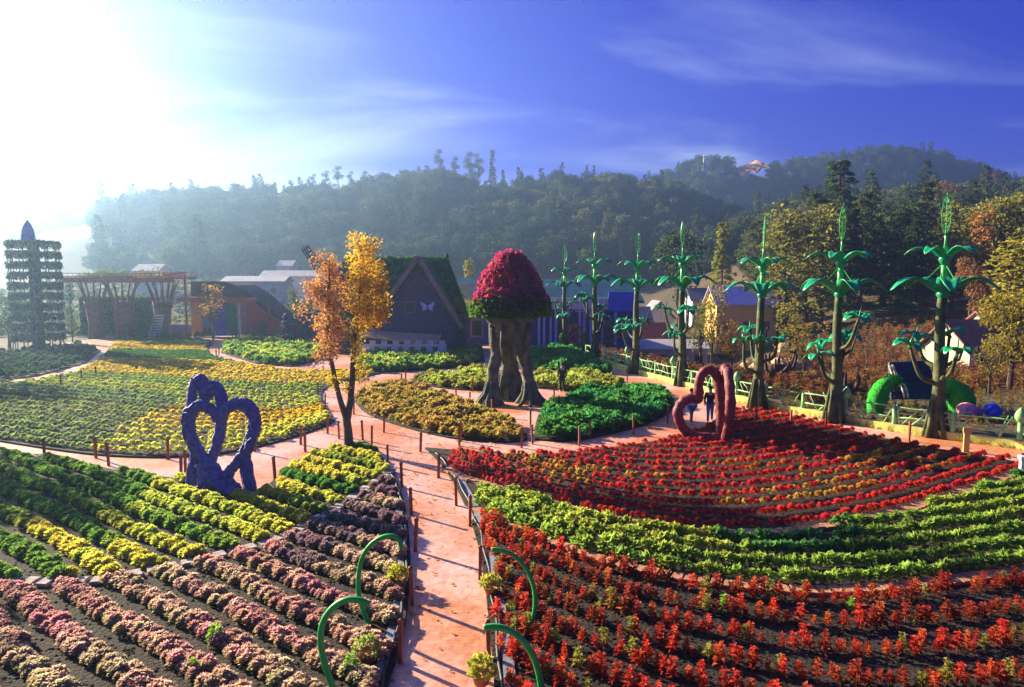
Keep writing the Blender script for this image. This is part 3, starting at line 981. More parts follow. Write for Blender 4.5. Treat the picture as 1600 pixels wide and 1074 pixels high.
def joined_tree(kind, seed, dens):
    """trunk + crown in one light mesh for the far forest mass"""
    t, c, H = tree_meshes(kind, seed, dens)
    m = MB(); nv = []
    me = bpy.data.meshes.new('forest_tree')
    vs = [v.co[:] for v in t.vertices] + [v.co[:] for v in c.vertices]
    o = len(t.vertices)
    fs = [tuple(p.vertices) for p in t.polygons] + [tuple(i + o for i in p.vertices) for p in c.polygons]
    me.from_pydata(vs, [], fs)
    me.materials.append(t.materials[0]); me.materials.append(c.materials[0])
    idx = [0] * len(t.polygons) + [1] * len(c.polygons)
    me.polygons.foreach_set('material_index', idx)
    at = me.attributes.new('leaf', 'FLOAT_COLOR', 'POINT')
    arr = np.zeros((len(vs), 4), np.float32); arr[:, 3] = 1; arr[:, 1] = .5
    src = np.zeros(len(c.vertices) * 4, np.float32); c.attributes['leaf'].data.foreach_get('color', src)
    arr[o:] = src.reshape(-1, 4)
    at.data.foreach_set('color', arr.ravel())
    me.update()
    return me


FOREST = [joined_tree('wood', 801 + i, .8) for i in range(5)] + [joined_tree('broad', 811, .8), joined_tree('broad', 812, .8), joined_tree('conifer', 813, .7)] + [joined_tree('wood', 821 + i, .8) for i in range(4)]
FDARK, FMID, FOLV, FRUST = (.030, .060, .022), (.055, .095, .03), (.13, .14, .03), (.22, .11, .035)


def tree(kind, px, py, Y, top, label, cols, group=None, wide=1.0, name='tree', var=None):
    """a tree standing on the terrain at depth Y under photo column px, crown top at photo row top"""
    x = AT(px, 440, Y).x; z = float(terr(x, Y))
    zt = AT(px, top, Y).z
    tm, cm, H = TREE[kind][random.randrange(3) if var is None else var]
    s = (zt - z) / H
    o = thing(name, label, 'tree', (x, Y, z), random.uniform(0, 6.3), group)
    o.scale = (s * wide, s * wide, s)
    put('trunk', tm, o)
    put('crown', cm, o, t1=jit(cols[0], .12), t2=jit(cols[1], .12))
    return o


def forest(name, label, x0, x1, y0, y1, sp, colfn, smin, smax, keep=None):
    recs = []
    y = y0
    while y < y1:
        x = x0
        while x < x1:
            qx, qy = x + random.uniform(-.45, .45) * sp, y + random.uniform(-.45, .45) * sp
            if keep is None or keep(qx, qy):
                c = colfn(qx, qy); s = random.uniform(smin, smax)
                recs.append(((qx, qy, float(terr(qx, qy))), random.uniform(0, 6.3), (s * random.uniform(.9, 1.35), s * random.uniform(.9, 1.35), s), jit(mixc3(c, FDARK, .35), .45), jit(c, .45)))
            x += sp
        y += sp
    return scatter(name, FOREST, recs, label, 'forest')


def seen_px(x, y):
    return 800 + FPX * x / y


def colA(x, y):
    n = nnoise(x, y, .03, 2) + .5 * nnoise(x, y, .09, 5) + random.uniform(-.35, .35)
    c = mixc3(FDARK, FMID, .5 + n * 1.2)
    if 740 < seen_px(x, y) < 1060 and n > .05: c = mixc3(c, FOLV, .8)
    if random.random() < .06: c = mixc3(c, FOLV, .7)
    return c


random.seed(11)
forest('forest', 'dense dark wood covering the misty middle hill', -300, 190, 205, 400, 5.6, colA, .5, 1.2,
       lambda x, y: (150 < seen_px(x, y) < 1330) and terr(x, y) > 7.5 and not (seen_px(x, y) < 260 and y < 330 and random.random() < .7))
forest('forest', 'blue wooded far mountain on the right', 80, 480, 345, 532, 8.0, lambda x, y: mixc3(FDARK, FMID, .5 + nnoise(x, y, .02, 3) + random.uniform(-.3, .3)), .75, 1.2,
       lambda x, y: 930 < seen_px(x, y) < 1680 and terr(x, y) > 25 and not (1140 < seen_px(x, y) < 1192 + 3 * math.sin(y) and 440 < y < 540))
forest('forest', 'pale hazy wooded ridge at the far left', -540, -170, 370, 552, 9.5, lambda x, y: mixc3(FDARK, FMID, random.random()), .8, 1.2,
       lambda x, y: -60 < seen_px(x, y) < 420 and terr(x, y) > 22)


def colC(x, y):
    r = random.random()
    return mixc3(FMID, FOLV, random.random()) if r < .93 else FRUST


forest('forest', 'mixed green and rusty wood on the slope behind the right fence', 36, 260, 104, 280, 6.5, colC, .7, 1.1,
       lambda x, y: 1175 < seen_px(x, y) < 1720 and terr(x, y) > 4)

# individually visible trees on the right slope
YG, OG, DG, RU, OR_ = (.30, .28, .035), (.17, .18, .03), (.04, .08, .02), (.42, .17, .05), (.50, .27, .035)
RT = [
    ('conifer', 1306, 118, 240, 'tallest dark conifer towering over the right wood', (DG, (.06, .10, .03)), 1.3),
    ('conifer', 1128, 112, 338, 'slim pointed conifer behind the fifth green flower stalk from the right', (OG, YG), .8),
    ('broad', 1062, 125, 350, 'rounded dark tree behind the fourth flower stalk from the far end', (DG, FMID), 1.0),
    ('column', 1228, 100, 322, 'tall yellow green column tree at the left end of the right wood', (OG, YG), 1.7),
    ('broad', 1262, 104, 300, 'tall olive tree left of the tallest conifer', (OG, (.22, .19, .04)), 1.0),
    ('column', 1285, 96, 330, 'dense olive tree just left of the seventh flower stalk', (OG, YG), 1.6),
    ('conifer', 1218, 112, 335, 'dark pine at the left end of the right wood', (DG, FMID), 1.1),
    ('conifer', 1276, 108, 290, 'dark pine between the olive tree and the tallest conifer', (DG, FMID), 1.1),
    ('conifer', 1326, 100, 318, 'dark pointed pine behind the sixth stalk', (DG, FMID), 1.1),
    ('conifer', 1425, 92, 335, 'dark pine left of the largest stalk spear', (DG, FMID), 1.2),
    ('conifer', 1345, 108, 292, 'dark conifer right of the tallest one', (DG, OG), 1.2),
    ('broad', 1380, 104, 300, 'dark green round tree between the two tallest right stalks', (DG, FMID), 1.1),
    ('conifer', 1405, 98, 322, 'shaded pine in the dark hollow of the right wood', (DG, FMID), 1.2),
    ('conifer', 1442, 112, 275, 'narrow conifer rising behind the largest flower stalk', (DG, OG), .9),
    ('column', 1488, 96, 318, 'golden olive tree right of the largest stalk spear', (OG, YG), 1.7),
    ('column', 1532, 92, 322, 'rusty orange column tree on the right slope', (RU, OR_), 1.3),
    ('broad', 1560, 100, 290, 'olive green tree filling the upper right of the wood', (OG, YG), 1.1),
    ('broad', 1605, 96, 285, 'olive tree at the right edge of the picture below the sky', (OG, YG), 1.1),
    ('broad', 1520, 82, 395, 'low rust brown tree under the orange column tree', (RU, (.30, .17, .05)), .8),
    ('column', 1580, 62, 372, 'bright yellow green tree above the house at the right edge', (YG, (.34, .30, .03)), 1.9),
    ('broad', 1588, 48, 440, 'yellow leafy tree at the right edge above the blue cover', ((.26, .22, .03), (.42, .32, .03)), 1.0),
    ('sparse', 1556, 46, 520, 'small yellow bush tree right of the green bent topiary', ((.30, .24, .03), (.45, .34, .04)), 1.4),
    ('sparse', 1115, 62, 440, 'thin yellow tree between the fourth and fifth stalks', ((.30, .24, .04), (.42, .30, .03)), .8),
    ('sparse', 1096, 60, 470, 'green and yellow sapling behind the rail fence near the red heart', ((.20, .26, .03), (.36, .32, .03)), 1.0),
    ('sparse', 1145, 58, 500, 'orange leaved bush behind the red heart', ((.36, .19, .03), (.45, .24, .03)), 1.4),
    ('sparse', 955, 72, 498, 'small orange tree between the second and third stalks', ((.40, .18, .03), (.46, .26, .04)), 1.2),
    ('sparse', 1262, 56, 500, 'golden bush between the sixth and seventh stalks', ((.30, .22, .03), (.42, .28, .04)), 1.6),
    ('sparse', 1240, 70, 465, 'yellow green thin tree left of the sixth stalk', ((.24, .24, .03), (.38, .30, .03)), 1.1),
    ('bare', 1360, 62, 505, 'bare twiggy tree on the brown bank', ((.26, .13, .06), (.30, .16, .07)), 1.3),
    ('bare', 1400, 66, 520, 'leafless tree in the middle of the brown bank', ((.26, .13, .06), (.30, .16, .07)), 1.4),
    ('bare', 1435, 60, 530, 'grey bare sapling left of the largest stalk', ((.24, .13, .06), (.28, .16, .07)), 1.3),
    ('bare', 1505, 64, 515, 'rusty bare shrub right of the largest stalk', ((.28, .13, .06), (.34, .17, .06)), 1.6),
    ('bare', 1540, 58, 540, 'pale thorny shrub below the house at the right edge', ((.30, .18, .06), (.38, .24, .06)), 1.6),
]
for k, px, Y, top, lab, cols, wide in RT:
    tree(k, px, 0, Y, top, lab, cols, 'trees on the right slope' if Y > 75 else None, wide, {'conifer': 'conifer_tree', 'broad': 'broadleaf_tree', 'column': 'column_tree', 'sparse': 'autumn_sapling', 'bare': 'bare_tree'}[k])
# ridge trees that stand out against the sky
RD = [('euc', 492, 268, 'leftmost thin gum tree in the row on the middle ridge'), ('euc', 512, 262, 'second gum tree of the row on the middle ridge'), ('euc', 530, 258, 'tallest gum tree of the row on the middle ridge'),
      ('euc', 552, 264, 'fourth gum tree of the row on the middle ridge'), ('euc', 572, 266, 'last gum tree of the row on the middle ridge'), ('euc', 460, 280, 'low gum tree left of the ridge row'),
      ('euc', 655, 256, 'small gum tree left of the tall group on the summit'), ('euc', 686, 231, 'tall gum tree with open crown on the summit'), ('euc', 712, 243, 'low gum tree in the summit group'),
      ('euc', 733, 235, 'slim gum tree in the summit group'), ('euc', 749, 234, 'narrow gum tree left of the dark ridge pine'), ('conifer', 770, 230, 'dark slim pine taller than its neighbours on the ridge'),
      ('conifer', 786, 262, 'short pine right of the dark ridge pine'), ('conifer', 816, 268, 'small pointed tree on the saddle of the ridge'), ('broad', 872, 262, 'bushy tree on the ridge above the mushroom'),
      ('conifer', 915, 255, 'twin topped conifer on the right of the ridge'), ('conifer', 926, 256, 'second top beside the twin conifer of the ridge'), ('broad', 640, 262, 'round tree on the shoulder below the summit')]
for k, px, top, lab in RD:
    t = tree(k, px, 0, 375 + random.uniform(-6, 8), top, lab, (FDARK, FMID), 'trees on the ridge line', .85 if k != 'conifer' else .6, {'conifer': 'ridge_conifer', 'broad': 'ridge_tree', 'euc': 'gum_tree'}[k])
# trees off the left of the frame that shade the left beds, and the far left greenery
for x, y, h, lab in [(-27.5, 30.5, 8.5, 'tree just outside the left edge beside the left field'), (-25.0, 24.0, 7.0, 'nearest tree outside the left edge'), (-46, 52, 11, 'far tree outside the left edge by the tower'), (-22.5, 19.5, 7.5, 'low tree outside the left edge beside the kale bed'), (-32, 25, 10.5, 'large tree outside the left edge behind the low one')]:
    tm, cm, H = TREE['broad'][random.randrange(3)]
    o = thing('broadleaf_tree', lab, 'tree', (x, y, -.06), random.uniform(0, 6)); o.scale = (h / H,) * 3
    put('trunk', tm, o); put('crown', cm, o, t1=(.05, .09, .03), t2=(.08, .13, .03))
for k, px, Y, top, lab, cols, wide in [
    ('sparse', 330, 80, 440, 'small golden tree in front of the coloured pavilion', ((.42, .25, .03), (.55, .34, .03)), 1.2),
    ('column', 458, 92, 450, 'hazy green tree right of the coloured pavilion', ((.10, .15, .04), (.16, .20, .05)), 1.5),
    ('column', 733, 85, 402, 'slim yellow green tree left of the mushroom cap', ((.24, .26, .05), (.34, .32, .06)), .8),
    ('sparse', 722, 62, 460, 'spindly shrub between the house and the mushroom', ((.14, .18, .04), (.22, .26, .05)), .8),
    ('broad', 8, 70, 450, 'leafy green shrub at the left edge beside the planter tower', ((.06, .12, .03), (.12, .20, .05)), 1.0),
    ('column', 108, 76, 440, 'dark slender tree right of the planter tower', ((.03, .08, .03), (.05, .12, .04)), .7),
    ('bare', 420, 84, 470, 'bare reddish shrub right of the pavilion', ((.30, .08, .06), (.34, .12, .06)), 1.6),
]:
    tree(k, px, 0, Y, top, lab, cols, None, wide, 'garden_tree')

# ------------------------------------------------------------------ the autumn tree in the middle
def autumn_tree():
    b = G(545, 703); o = thing('autumn_tree', 'tall two stemmed tree with golden and rusty autumn leaves beside the path', 'tree', b)
    s = (703 - 440) / 6.6 / 1.0
    def P(px, py, dy=0): return Vector(((px - 545) / s, dy, (703 - py) / s))
    T = MB()
    T.tube(catmull([P(545, 712), P(545, 690), P(544, 668), P(542, 650)], 4), [.20 - .004 * i for i in range(13)], 9, .06)
    right = catmull([P(543, 655), P(549, 620, .1), P(553, 570, .1), P(557, 520, .15), P(566, 470, .1), P(570, 410, 0), P(568, 385, 0)], 4)
    T.tube(right, [.15 * (1 - .8 * i / (len(right) - 1)) for i in range(len(right))], 8, .06)
    left = catmull([P(542, 655), P(532, 615, -.1), P(526, 580, -.2), P(520, 540, -.2), P(517, 490, -.1), P(520, 440, 0), P(522, 410, 0)], 4)
    T.tube(left, [.125 * (1 - .8 * i / (len(left) - 1)) for i in range(len(left))], 8, .06)
    random.seed(21)
    cl = []
    for i in range(46):
        px = 574 + max(-1.8, min(1.8, random.gauss(0, 1))) * 12; py = random.uniform(382, 505); w = 1 - abs(py - 455) / 120
        px = 573 + (px - 573) * (0.45 + .9 * w); cl.append((px, py, random.uniform(-.8, .8), .38, 0))
    for i in range(46):
        py = random.uniform(405, 560); w = max(.25, 1 - abs(py - 480) / 110); px = 516 + max(-1.8, min(1.8, random.gauss(0, 1))) * 12.5 * (.5 + .9 * w); cl.append((px, py, random.uniform(-.8, .8), .36, 1))
    for i in range(14): cl.append((random.gauss(560, 7), random.uniform(505, 600), random.uniform(-.4, .4), .26, 2))
    for i in range(10): cl.append((random.gauss(600, 6), random.uniform(440, 500), random.uniform(-.4, .4), .24, 0))
    for i in range(5): cl.append((random.gauss(534, 10), random.uniform(585, 612), random.uniform(-.3, .3), .2, 2))
    C = [MB(), MB(), MB()]
    for px, py, dy, r, k in cl:
        c = P(px, py, dy)
        src = (left if k == 1 else right); q = min(src, key=lambda v: (v - c).length + (0 if v.z < c.z else 2))
        limb(T, q, c, .026, .007, 4, .1)
        for _ in range(2): limb(T, c, c + rvec() * r * 1.2 + Vector((0, 0, r * .6)), .008, .003, 3, .15)
        clump_leaves(C[k], c, (r, r, r * 1.35), 92 if k < 2 else 60, .11, .068, shell=.02)
    T.build('trunk', 'bark', o, True)
    cols = [((.66, .36, .02), (.86, .60, .04)), ((.48, .20, .08), (.70, .38, .08)), ((.62, .46, .03), (.76, .58, .04))]
    labs = ['golden orange right crown', 'rusty pink left crown', 'yellow lower leaves']
    for k in range(3):
        c = C[k].build('crown', 'tree_leaf', o); c['tint'] = cols[k][0]; c['tint2'] = cols[k][1]; c['label'] = labs[k]


autumn_tree()

# ------------------------------------------------------------------ sculptures
def heart_tube(m, pts, r, n=14, wob=.16, sub=5, strands=7):
    c = catmull(pts, sub)
    if wob > .1:
        for q in range(strands):     # bark strips winding along the limb
            a0 = random.uniform(0, 6.3); tw = random.uniform(-.16, .16); i0 = random.randrange(max(1, len(c) // 3)); i1 = len(c) - random.randrange(max(1, len(c) // 3)); st = []
            for i in range(i0, i1):
                t = (c[min(i + 1, len(c) - 1)] - c[max(i - 1, 0)]).normalized(); u = t.cross(Vector((.2, .9, .3))).normalized(); w = t.cross(u)
                rr_ = (r if isinstance(r, float) else r[0] + (r[1] - r[0]) * i / (len(c) - 1)) * random.uniform(.96, 1.1); a = a0 + tw * (i - i0) + .3 * math.sin(i * .7 + q)
                st.append(c[i] + (u * math.cos(a) + w * math.sin(a)) * rr_)
            if len(st) > 3: m.tube(st, [.018 + .03 * math.sin(math.pi * i / (len(st) - 1)) for i in range(len(st))], 6, .25)
    rr = [r * random.uniform(.9, 1.12) for _ in c] if isinstance(r, float) else [r[0] + (r[1] - r[0]) * i / (len(c) - 1) for i in range(len(c))]
    m.tube(c, rr, n, wob)


def blue_heart():
    b = G(365, 768); o = thing('heart_sculpture', 'blue violet bark textured twin heart sculpture in the left bed', 'sculpture', b)
    s = (768 - 440) / 6.6
    def P(px, py, dy=0): return Vector(((px - 365) / s, dy, (768 - py) / s))
    random.seed(31)
    m = MB()
    heart_tube(m, [P(350, 752), P(335, 730), P(316, 710), P(302, 682), P(298, 656), P(304, 640), P(320, 632), P(336, 640), P(346, 655)], .165, sub=9)
    heart_tube(m, [P(346, 655), P(352, 643), P(366, 632), P(383, 628), P(397, 640), P(401, 662), P(394, 690), P(380, 712), P(362, 734), P(350, 752)], .165, sub=9)
    f = m.build('front_heart', 'heart_blue', o, True)
    m = MB()
    heart_tube(m, [P(296, 655, .35), P(294, 622, .5), P(298, 602, .55), P(306, 595, .55), P(314, 604, .5), P(318, 622, .45), P(322, 612, .4), P(334, 606, .35), P(345, 620, .25), P(348, 650, .1), P(342, 684, .1), P(332, 712, .15), P(322, 735, .2)], .165, sub=9)
    m.build('rear_heart', 'heart_blue', o, True)
    m = MB()
    heart_tube(m, [P(318, 720), P(330, 742), P(348, 758), P(368, 772, -.1)], [.26, .34], sub=5)
    heart_tube(m, [P(303, 705, .2), P(301, 730, .2), P(298, 775, .2)], [.15, .24], sub=4)
    heart_tube(m, [P(384, 712, .1), P(386, 735, .1), P(390, 775, .1)], [.15, .2], sub=4)
    heart_tube(m, [P(350, 752, -.1), P(358, 764, -.2), P(378, 775, -.3)], [.3, .2], sub=4)
    heart_tube(m, [P(326, 735), P(322, 756, -.1), P(312, 778, -.2)], [.3, .2], sub=4)
    m.build('root_base', 'heart_blue', o, True)
    return o


blue_heart()


def red_heart():
    b = G(1112, 688); o = thing('heart_sculpture', 'dark red tilted twin heart sculpture at the top of the red bed', 'sculpture', b)
    s = (688 - 440) / 6.6
    def P(px, py, dy=0): return Vector(((px - 1112) / s, dy, (688 - py) / s))
    random.seed(33)
    m = MB()
    heart_tube(m, [P(1124, 684), P(1100, 684), P(1080, 680), P(1064, 665), P(1058, 645), P(1063, 630), P(1076, 622), P(1090, 622), P(1089, 602), P(1094, 584), P(1105, 577), P(1116, 584), P(1122, 604), P(1125, 640), P(1126, 684)], .205, wob=.04, sub=6)
    m.build('front_heart', 'heart_red', o, True)
    m = MB()
    heart_tube(m, [P(1132, 696, .0), P(1129, 660, -.75), P(1127, 620, -1.1), P(1127, 590, -.85), P(1129, 577, -.45), P(1132, 596, 0.), P(1136, 577, .45), P(1137, 592, .85), P(1136, 625, 1.1), P(1134, 660, .75), P(1132, 696, .0)], .20, wob=.04, sub=6)
    m.build('side_heart', 'heart_red', o, True)
    m = MB()
    m.box(P(1126, 690, 0), (1.0, .7, .35)); m.box(P(1086, 688, -.1), (.16, .4, .42)); m.box(P(1103, 690, .2), (1.3, .3, .16))
    m.build('base', 'heart_red', o)


red_heart()


def mushroom():
    b = G(797, 630); s = (630 - 440) / 6.6
    o = thing('mushroom_topiary', 'giant mushroom topiary with magenta flower cap on three root legs', 'topiary', b)
    random.seed(41)
    def P(px, py, dy=0): return Vector(((px - 797) / s, dy, (630 - py) / s))
    legs = [[P(764, 632, -.5), P(769, 600, -.45), P(772, 570, -.4), P(782, 540, -.2), P(790, 500, 0), P(790, 470, 0)],
            [P(829, 630, -.3), P(827, 600, -.3), P(822, 572, -.25), P(813, 540, -.1), P(806, 500, 0), P(806, 470, 0)],
            [P(789, 632, 1.3), P(790, 596, 1.1), P(793, 565, .9), P(796, 535, .5), P(797, 500, .2), P(797, 470, .1)],
            [P(808, 632, 1.6), P(803, 592, 1.2), P(800, 560, 1.0), P(799, 530, .6), P(798, 500, .3), P(798, 470, .2)]]
    for pts in legs:
        m = MB(); c = catmull(pts, 5); k = len(c)
        m.tube(c, [.40 - .12 * math.sin(math.pi * min(1, i / k * 1.4)) + (.26 * (i / k) ** 2) for i in range(k)], 14, .07)
        for j in range(7):
            a = j * .9 + random.random() * .5; f = c[0]; r0 = Vector((math.cos(a), math.sin(a), 0))
            m.tube([c[6] + r0 * .30, c[3] + r0 * .38, f + r0 * .58 + Vector((0, 0, .25)), f + r0 * random.uniform(.8, 1.1) + Vector((0, 0, -.05))], [.06, .12, .16, .06], 7, .1)
        m.build('leg', 'mushroom_trunk', o, True)
    m = MB()
    top = P(797, 520).z
    m.lathe([(.7, top - .6), (.92, top - .1), (1.0, top + .4), (1.5, top + .9)], 18, wob=.07)
    for j in range(9):
        a = j * .7 + random.random() * .3; r0 = Vector((math.cos(a), math.sin(a), 0))
        m.tube([r0 * .8 + Vector((0, 0, top - 1.6)), r0 * 1.0 + Vector((0, 0, top - .6)), r0 * 1.1 + Vector((.05, 0, top + .6))], [.10, .15, .10], 7, .1)
    m.build('stem', 'mushroom_trunk', o, True)
    # cap
    zb, zt = P(797, 494).z, P(797, 394).z
    prof = [(1.3, zb + .15), (1.95, zb), (2.08, zb + .35), (1.95, zb + .8), (1.72, zb + 1.2), (1.45, zb + 1.9), (1.0, zb + 2.75), (.5, zt - .15), (.05, zt - .05)]
    m = MB(); m.lathe([(r * .93, z) for r, z in prof], 24, wob=.03); core = m.build('cap', 'cap_under', o, True)
    fl, lv = MB(), MB()
    for i in range(6500):
        t = random.random(); a = random.uniform(0, 6.283)
        z = zb + t * (zt - zb); r = np.interp(z, [p[1] for p in prof[1:]], [p[0] for p in prof[1:]])
        if random.random() > r / 2.0 + .15: continue
        r *= 1 + .08 * nnoise(a * 3, z * 2.5, 1, 3) + random.uniform(-.03, .06)
        d = Vector((math.cos(a), math.sin(a), .25 + .6 * t)).normalized()
        p = Vector((math.cos(a) * r, math.sin(a) * r, z)) * 1.0
        g = z < zb + .95 + .18 * nnoise(a * 4, 0, 1, 2)
        m_ = lv if g else fl
        if not g and random.random() < .10: m_ = lv
        dd = (d + rvec() * .8 + UP * .1).normalized()
        q = random.uniform(.7, 1.3)
        f = .5 + .5 * nnoise(a * 2.2, z * 1.1, 1, 6) + random.uniform(-.4, .4)
        m_.leaf(p - dd * .05, dd, d, .26 * q, .19 * q, .3, min(1, max(0, f)), random.random())
    q = fl.build('flowers', 'bedding_leaf', core); q['tint'] = (.32, .03, .19); q['tint2'] = (.78, .09, .17); q['label'] = 'magenta and red flowers'
    q = lv.build('leafy_brim', 'bedding_leaf', core); q['tint'] = (.03, .10, .02); q['tint2'] = (.14, .24, .03); q['label'] = 'dark green leafy brim'


mushroom()

# giant flower stalks along the fence
def petal(m, ang, r0, Rr, z0, rise, droop, W, n=9):
    ca, sa = math.cos(ang), math.sin(ang); vs, fs = [], []
    for i in range(n + 1):
        t = i / n
        r = r0 + Rr * t; z = z0 + rise * math.sin(min(1, t * 1.35) * math.pi / 2) - droop * max(0, t - .55) ** 1.6 * 3
        w = W * (.22 + math.sin(math.pi * min(1, .12 + .8 * t)) ** 1.1) * (1 if t < .93 else .45)
        for k, (e, h) in enumerate(((-1, .22), (-.5, .06), (0, 0), (.5, .06), (1, .22))):
            x, y = r, e * w * .5
            vs.append((ca * x - sa * y, sa * x + ca * y, z + h * w * (1 - .5 * t)))
    for i in range(n):
        for k in range(4): fs.append((i * 5 + k, i * 5 + k + 1, i * 5 + 6 + k, i * 5 + 5 + k))
    m.add(vs, fs)


def solid(o, th):
    md = o.modifiers.new('thickness', 'SOLIDIFY'); md.thickness = th; return o


def small_flower(o, T, base, mid, tip, name='branch'):
    T.tube(catmull([base, mid, tip], 4), [.11 - .006 * i for i in range(9)], 7, .1)
    m = MB(); a0 = random.random() * 6
    for k in range(5): petal(m, a0 + k * 1.2566, .02, random.uniform(.6, .85), 0, .16, .3, .40, 6)
    m.tube([(0, 0, -.15), (0, 0, .15), (.05, 0, .6)], [.05, .05, .01], 6)
    f = m.build('small_flower', 'green_enamel', o, True); f.location = tip; solid(f, .02)
    f.rotation_euler = (random.uniform(-.3, .3), random.uniform(-.3, .3), 0)


def stalk(b, label, var, rz):
    random.seed(60 + var)
    o = thing('flower_stalk_sculpture', label, 'sculpture', b, rz, 'giant green flower stalks along the fence')
    T = MB()
    tr = [Vector((.03 * math.sin(z), .03 * math.cos(1.3 * z), z)) for z in np.linspace(-.1, 6.1, 15)]
    T.tube(tr, [.33 * (1 - .5 * (i / 14) ** .7) + (.10 if i == 0 else .03 if i == 1 else 0) for i in range(15)], 12, .07)
    for j in range(6):
        a = j * 1.05 + random.random() * .4; r0 = Vector((math.cos(a), math.sin(a), 0))
        T.tube([r0 * .24 + Vector((0, 0, 1.6)), r0 * .34 + Vector((0, 0, .7)), r0 * .5 + Vector((0, 0, -.05))], [.05, .11, .09], 6, .1)
    for j in range(5):
        a = j * 1.3 + random.random() * .6; h = random.uniform(2.4, 4.4); r0 = Vector((math.cos(a), math.sin(a), 0))
        if j < 4: small_flower(o, T, r0 * .15 + Vector((0, 0, h - .8)), r0 * .75 + Vector((0, 0, h - .45)), r0 * random.uniform(.85, 1.25) + Vector((0, 0, h + random.uniform(.4, .9))))
        else: T.tube([r0 * .2 + Vector((0, 0, h)), r0 * .7 + Vector((0, 0, h + .3)), r0 * .9 + Vector((0, 0, h + 1.0))], [.09, .06, .03], 6, .1)
    T.build('trunk', 'stalk_trunk', o, True)
    for nm, z, n, Rr, W, rise, droop in (('lower_flower', 6.05, 5, 1.85, .66, .66, .58), ('upper_flower', 7.5, 5, 1.35, .48, .48, .32)):
        m = MB(); m.lathe([(.10, -.25), (.26, 0), (.20, .18)], 10, (0, 0, z)); cup = m.build(nm, 'green_enamel', o, True)
        for k in range(n):
            m = MB(); petal(m, k * 2 * math.pi / n + (.3 if nm[0] == 'l' else .9) + random.uniform(-.08, .08), .12, Rr * random.uniform(.92, 1.06), z, rise, droop, W)
            solid(m.build('petal', 'green_enamel', cup, True), .03)
    m = MB(); m.tube([(0, 0, 6.0), (0, 0, 7.6)], [.15, .11], 8); m.tube([(0, 0, 7.5), (.02, 0, 8.3), (0, 0, 8.75)], [.10, .05, .03], 7)
    m.build('stem', 'green_enamel_light', o, True)
    for k in range(3):
        a = k * 2.09 + .4; m = MB(); m.tube([(0, 0, 7.4), (.75 * math.cos(a), .75 * math.sin(a), 6.55)], .022, 5); m.build('strut', 'green_enamel_light', o)
    # open wire leaf at the tip
    m = MB(); out = []
    for i in range(25):
        t = i / 24; w = .235 * math.sin(math.pi * (t if t < .5 else 1 - t) * 1.0) ** .75
        out.append((w, t))
    zz = lambda t: 8.5 + 1.65 * t
    m.tube([(w, 0, zz(t)) for w, t in out], .02, 5); m.tube([(-w, 0, zz(t)) for w, t in out], .02, 5)
    m.tube([(0, 0, 8.5), (0, 0, 10.25)], .018, 5)
    for t in (.2, .35, .5, .65, .8):
        w = .235 * math.sin(math.pi * (t + .1 if t + .1 < .5 else 1 - t - .1)) ** .75
        for sg in (-1, 1): m.tube([(0, 0, zz(t - .04)), (sg * w * .98, 0, zz(t + .1))], .013, 4)
    m.build('wire_leaf', 'green_enamel_light', o)
    return o


ST = [(882, 549, 'farthest giant green flower stalk, right of the mushroom topiary'), (930, 564, 'second giant green flower stalk counted from the mushroom topiary'), (992, 584, 'third giant green flower stalk from the mushroom, before the red tiled roof'),
      (1065, 603, 'fourth giant green flower stalk, just left of the red heart'), (1183, 638, 'fifth giant green flower stalk, just right of the red heart'), (1303, 660, 'sixth giant green flower stalk, second from the right of those fully seen'),
      (1462, 683, 'largest and nearest giant green flower stalk beside the dark stage'), (1672, 712, 'giant green flower stalk cut off by the right picture edge')]
for i, (px, py, lab) in enumerate(ST):
    s_ = stalk(G(px, py), lab, i, [0.2, 1.0, .5, .9, 1.45, .55, .25, .4][i])
    s_.scale = ([.98, 1.05, 1.0, 1.02, .97, .99, 1.0, 1.0][i],) * 3; s_.rotation_euler[0] = random.uniform(-.012, .012); s_.rotation_euler[1] = random.uniform(-.015, .015)

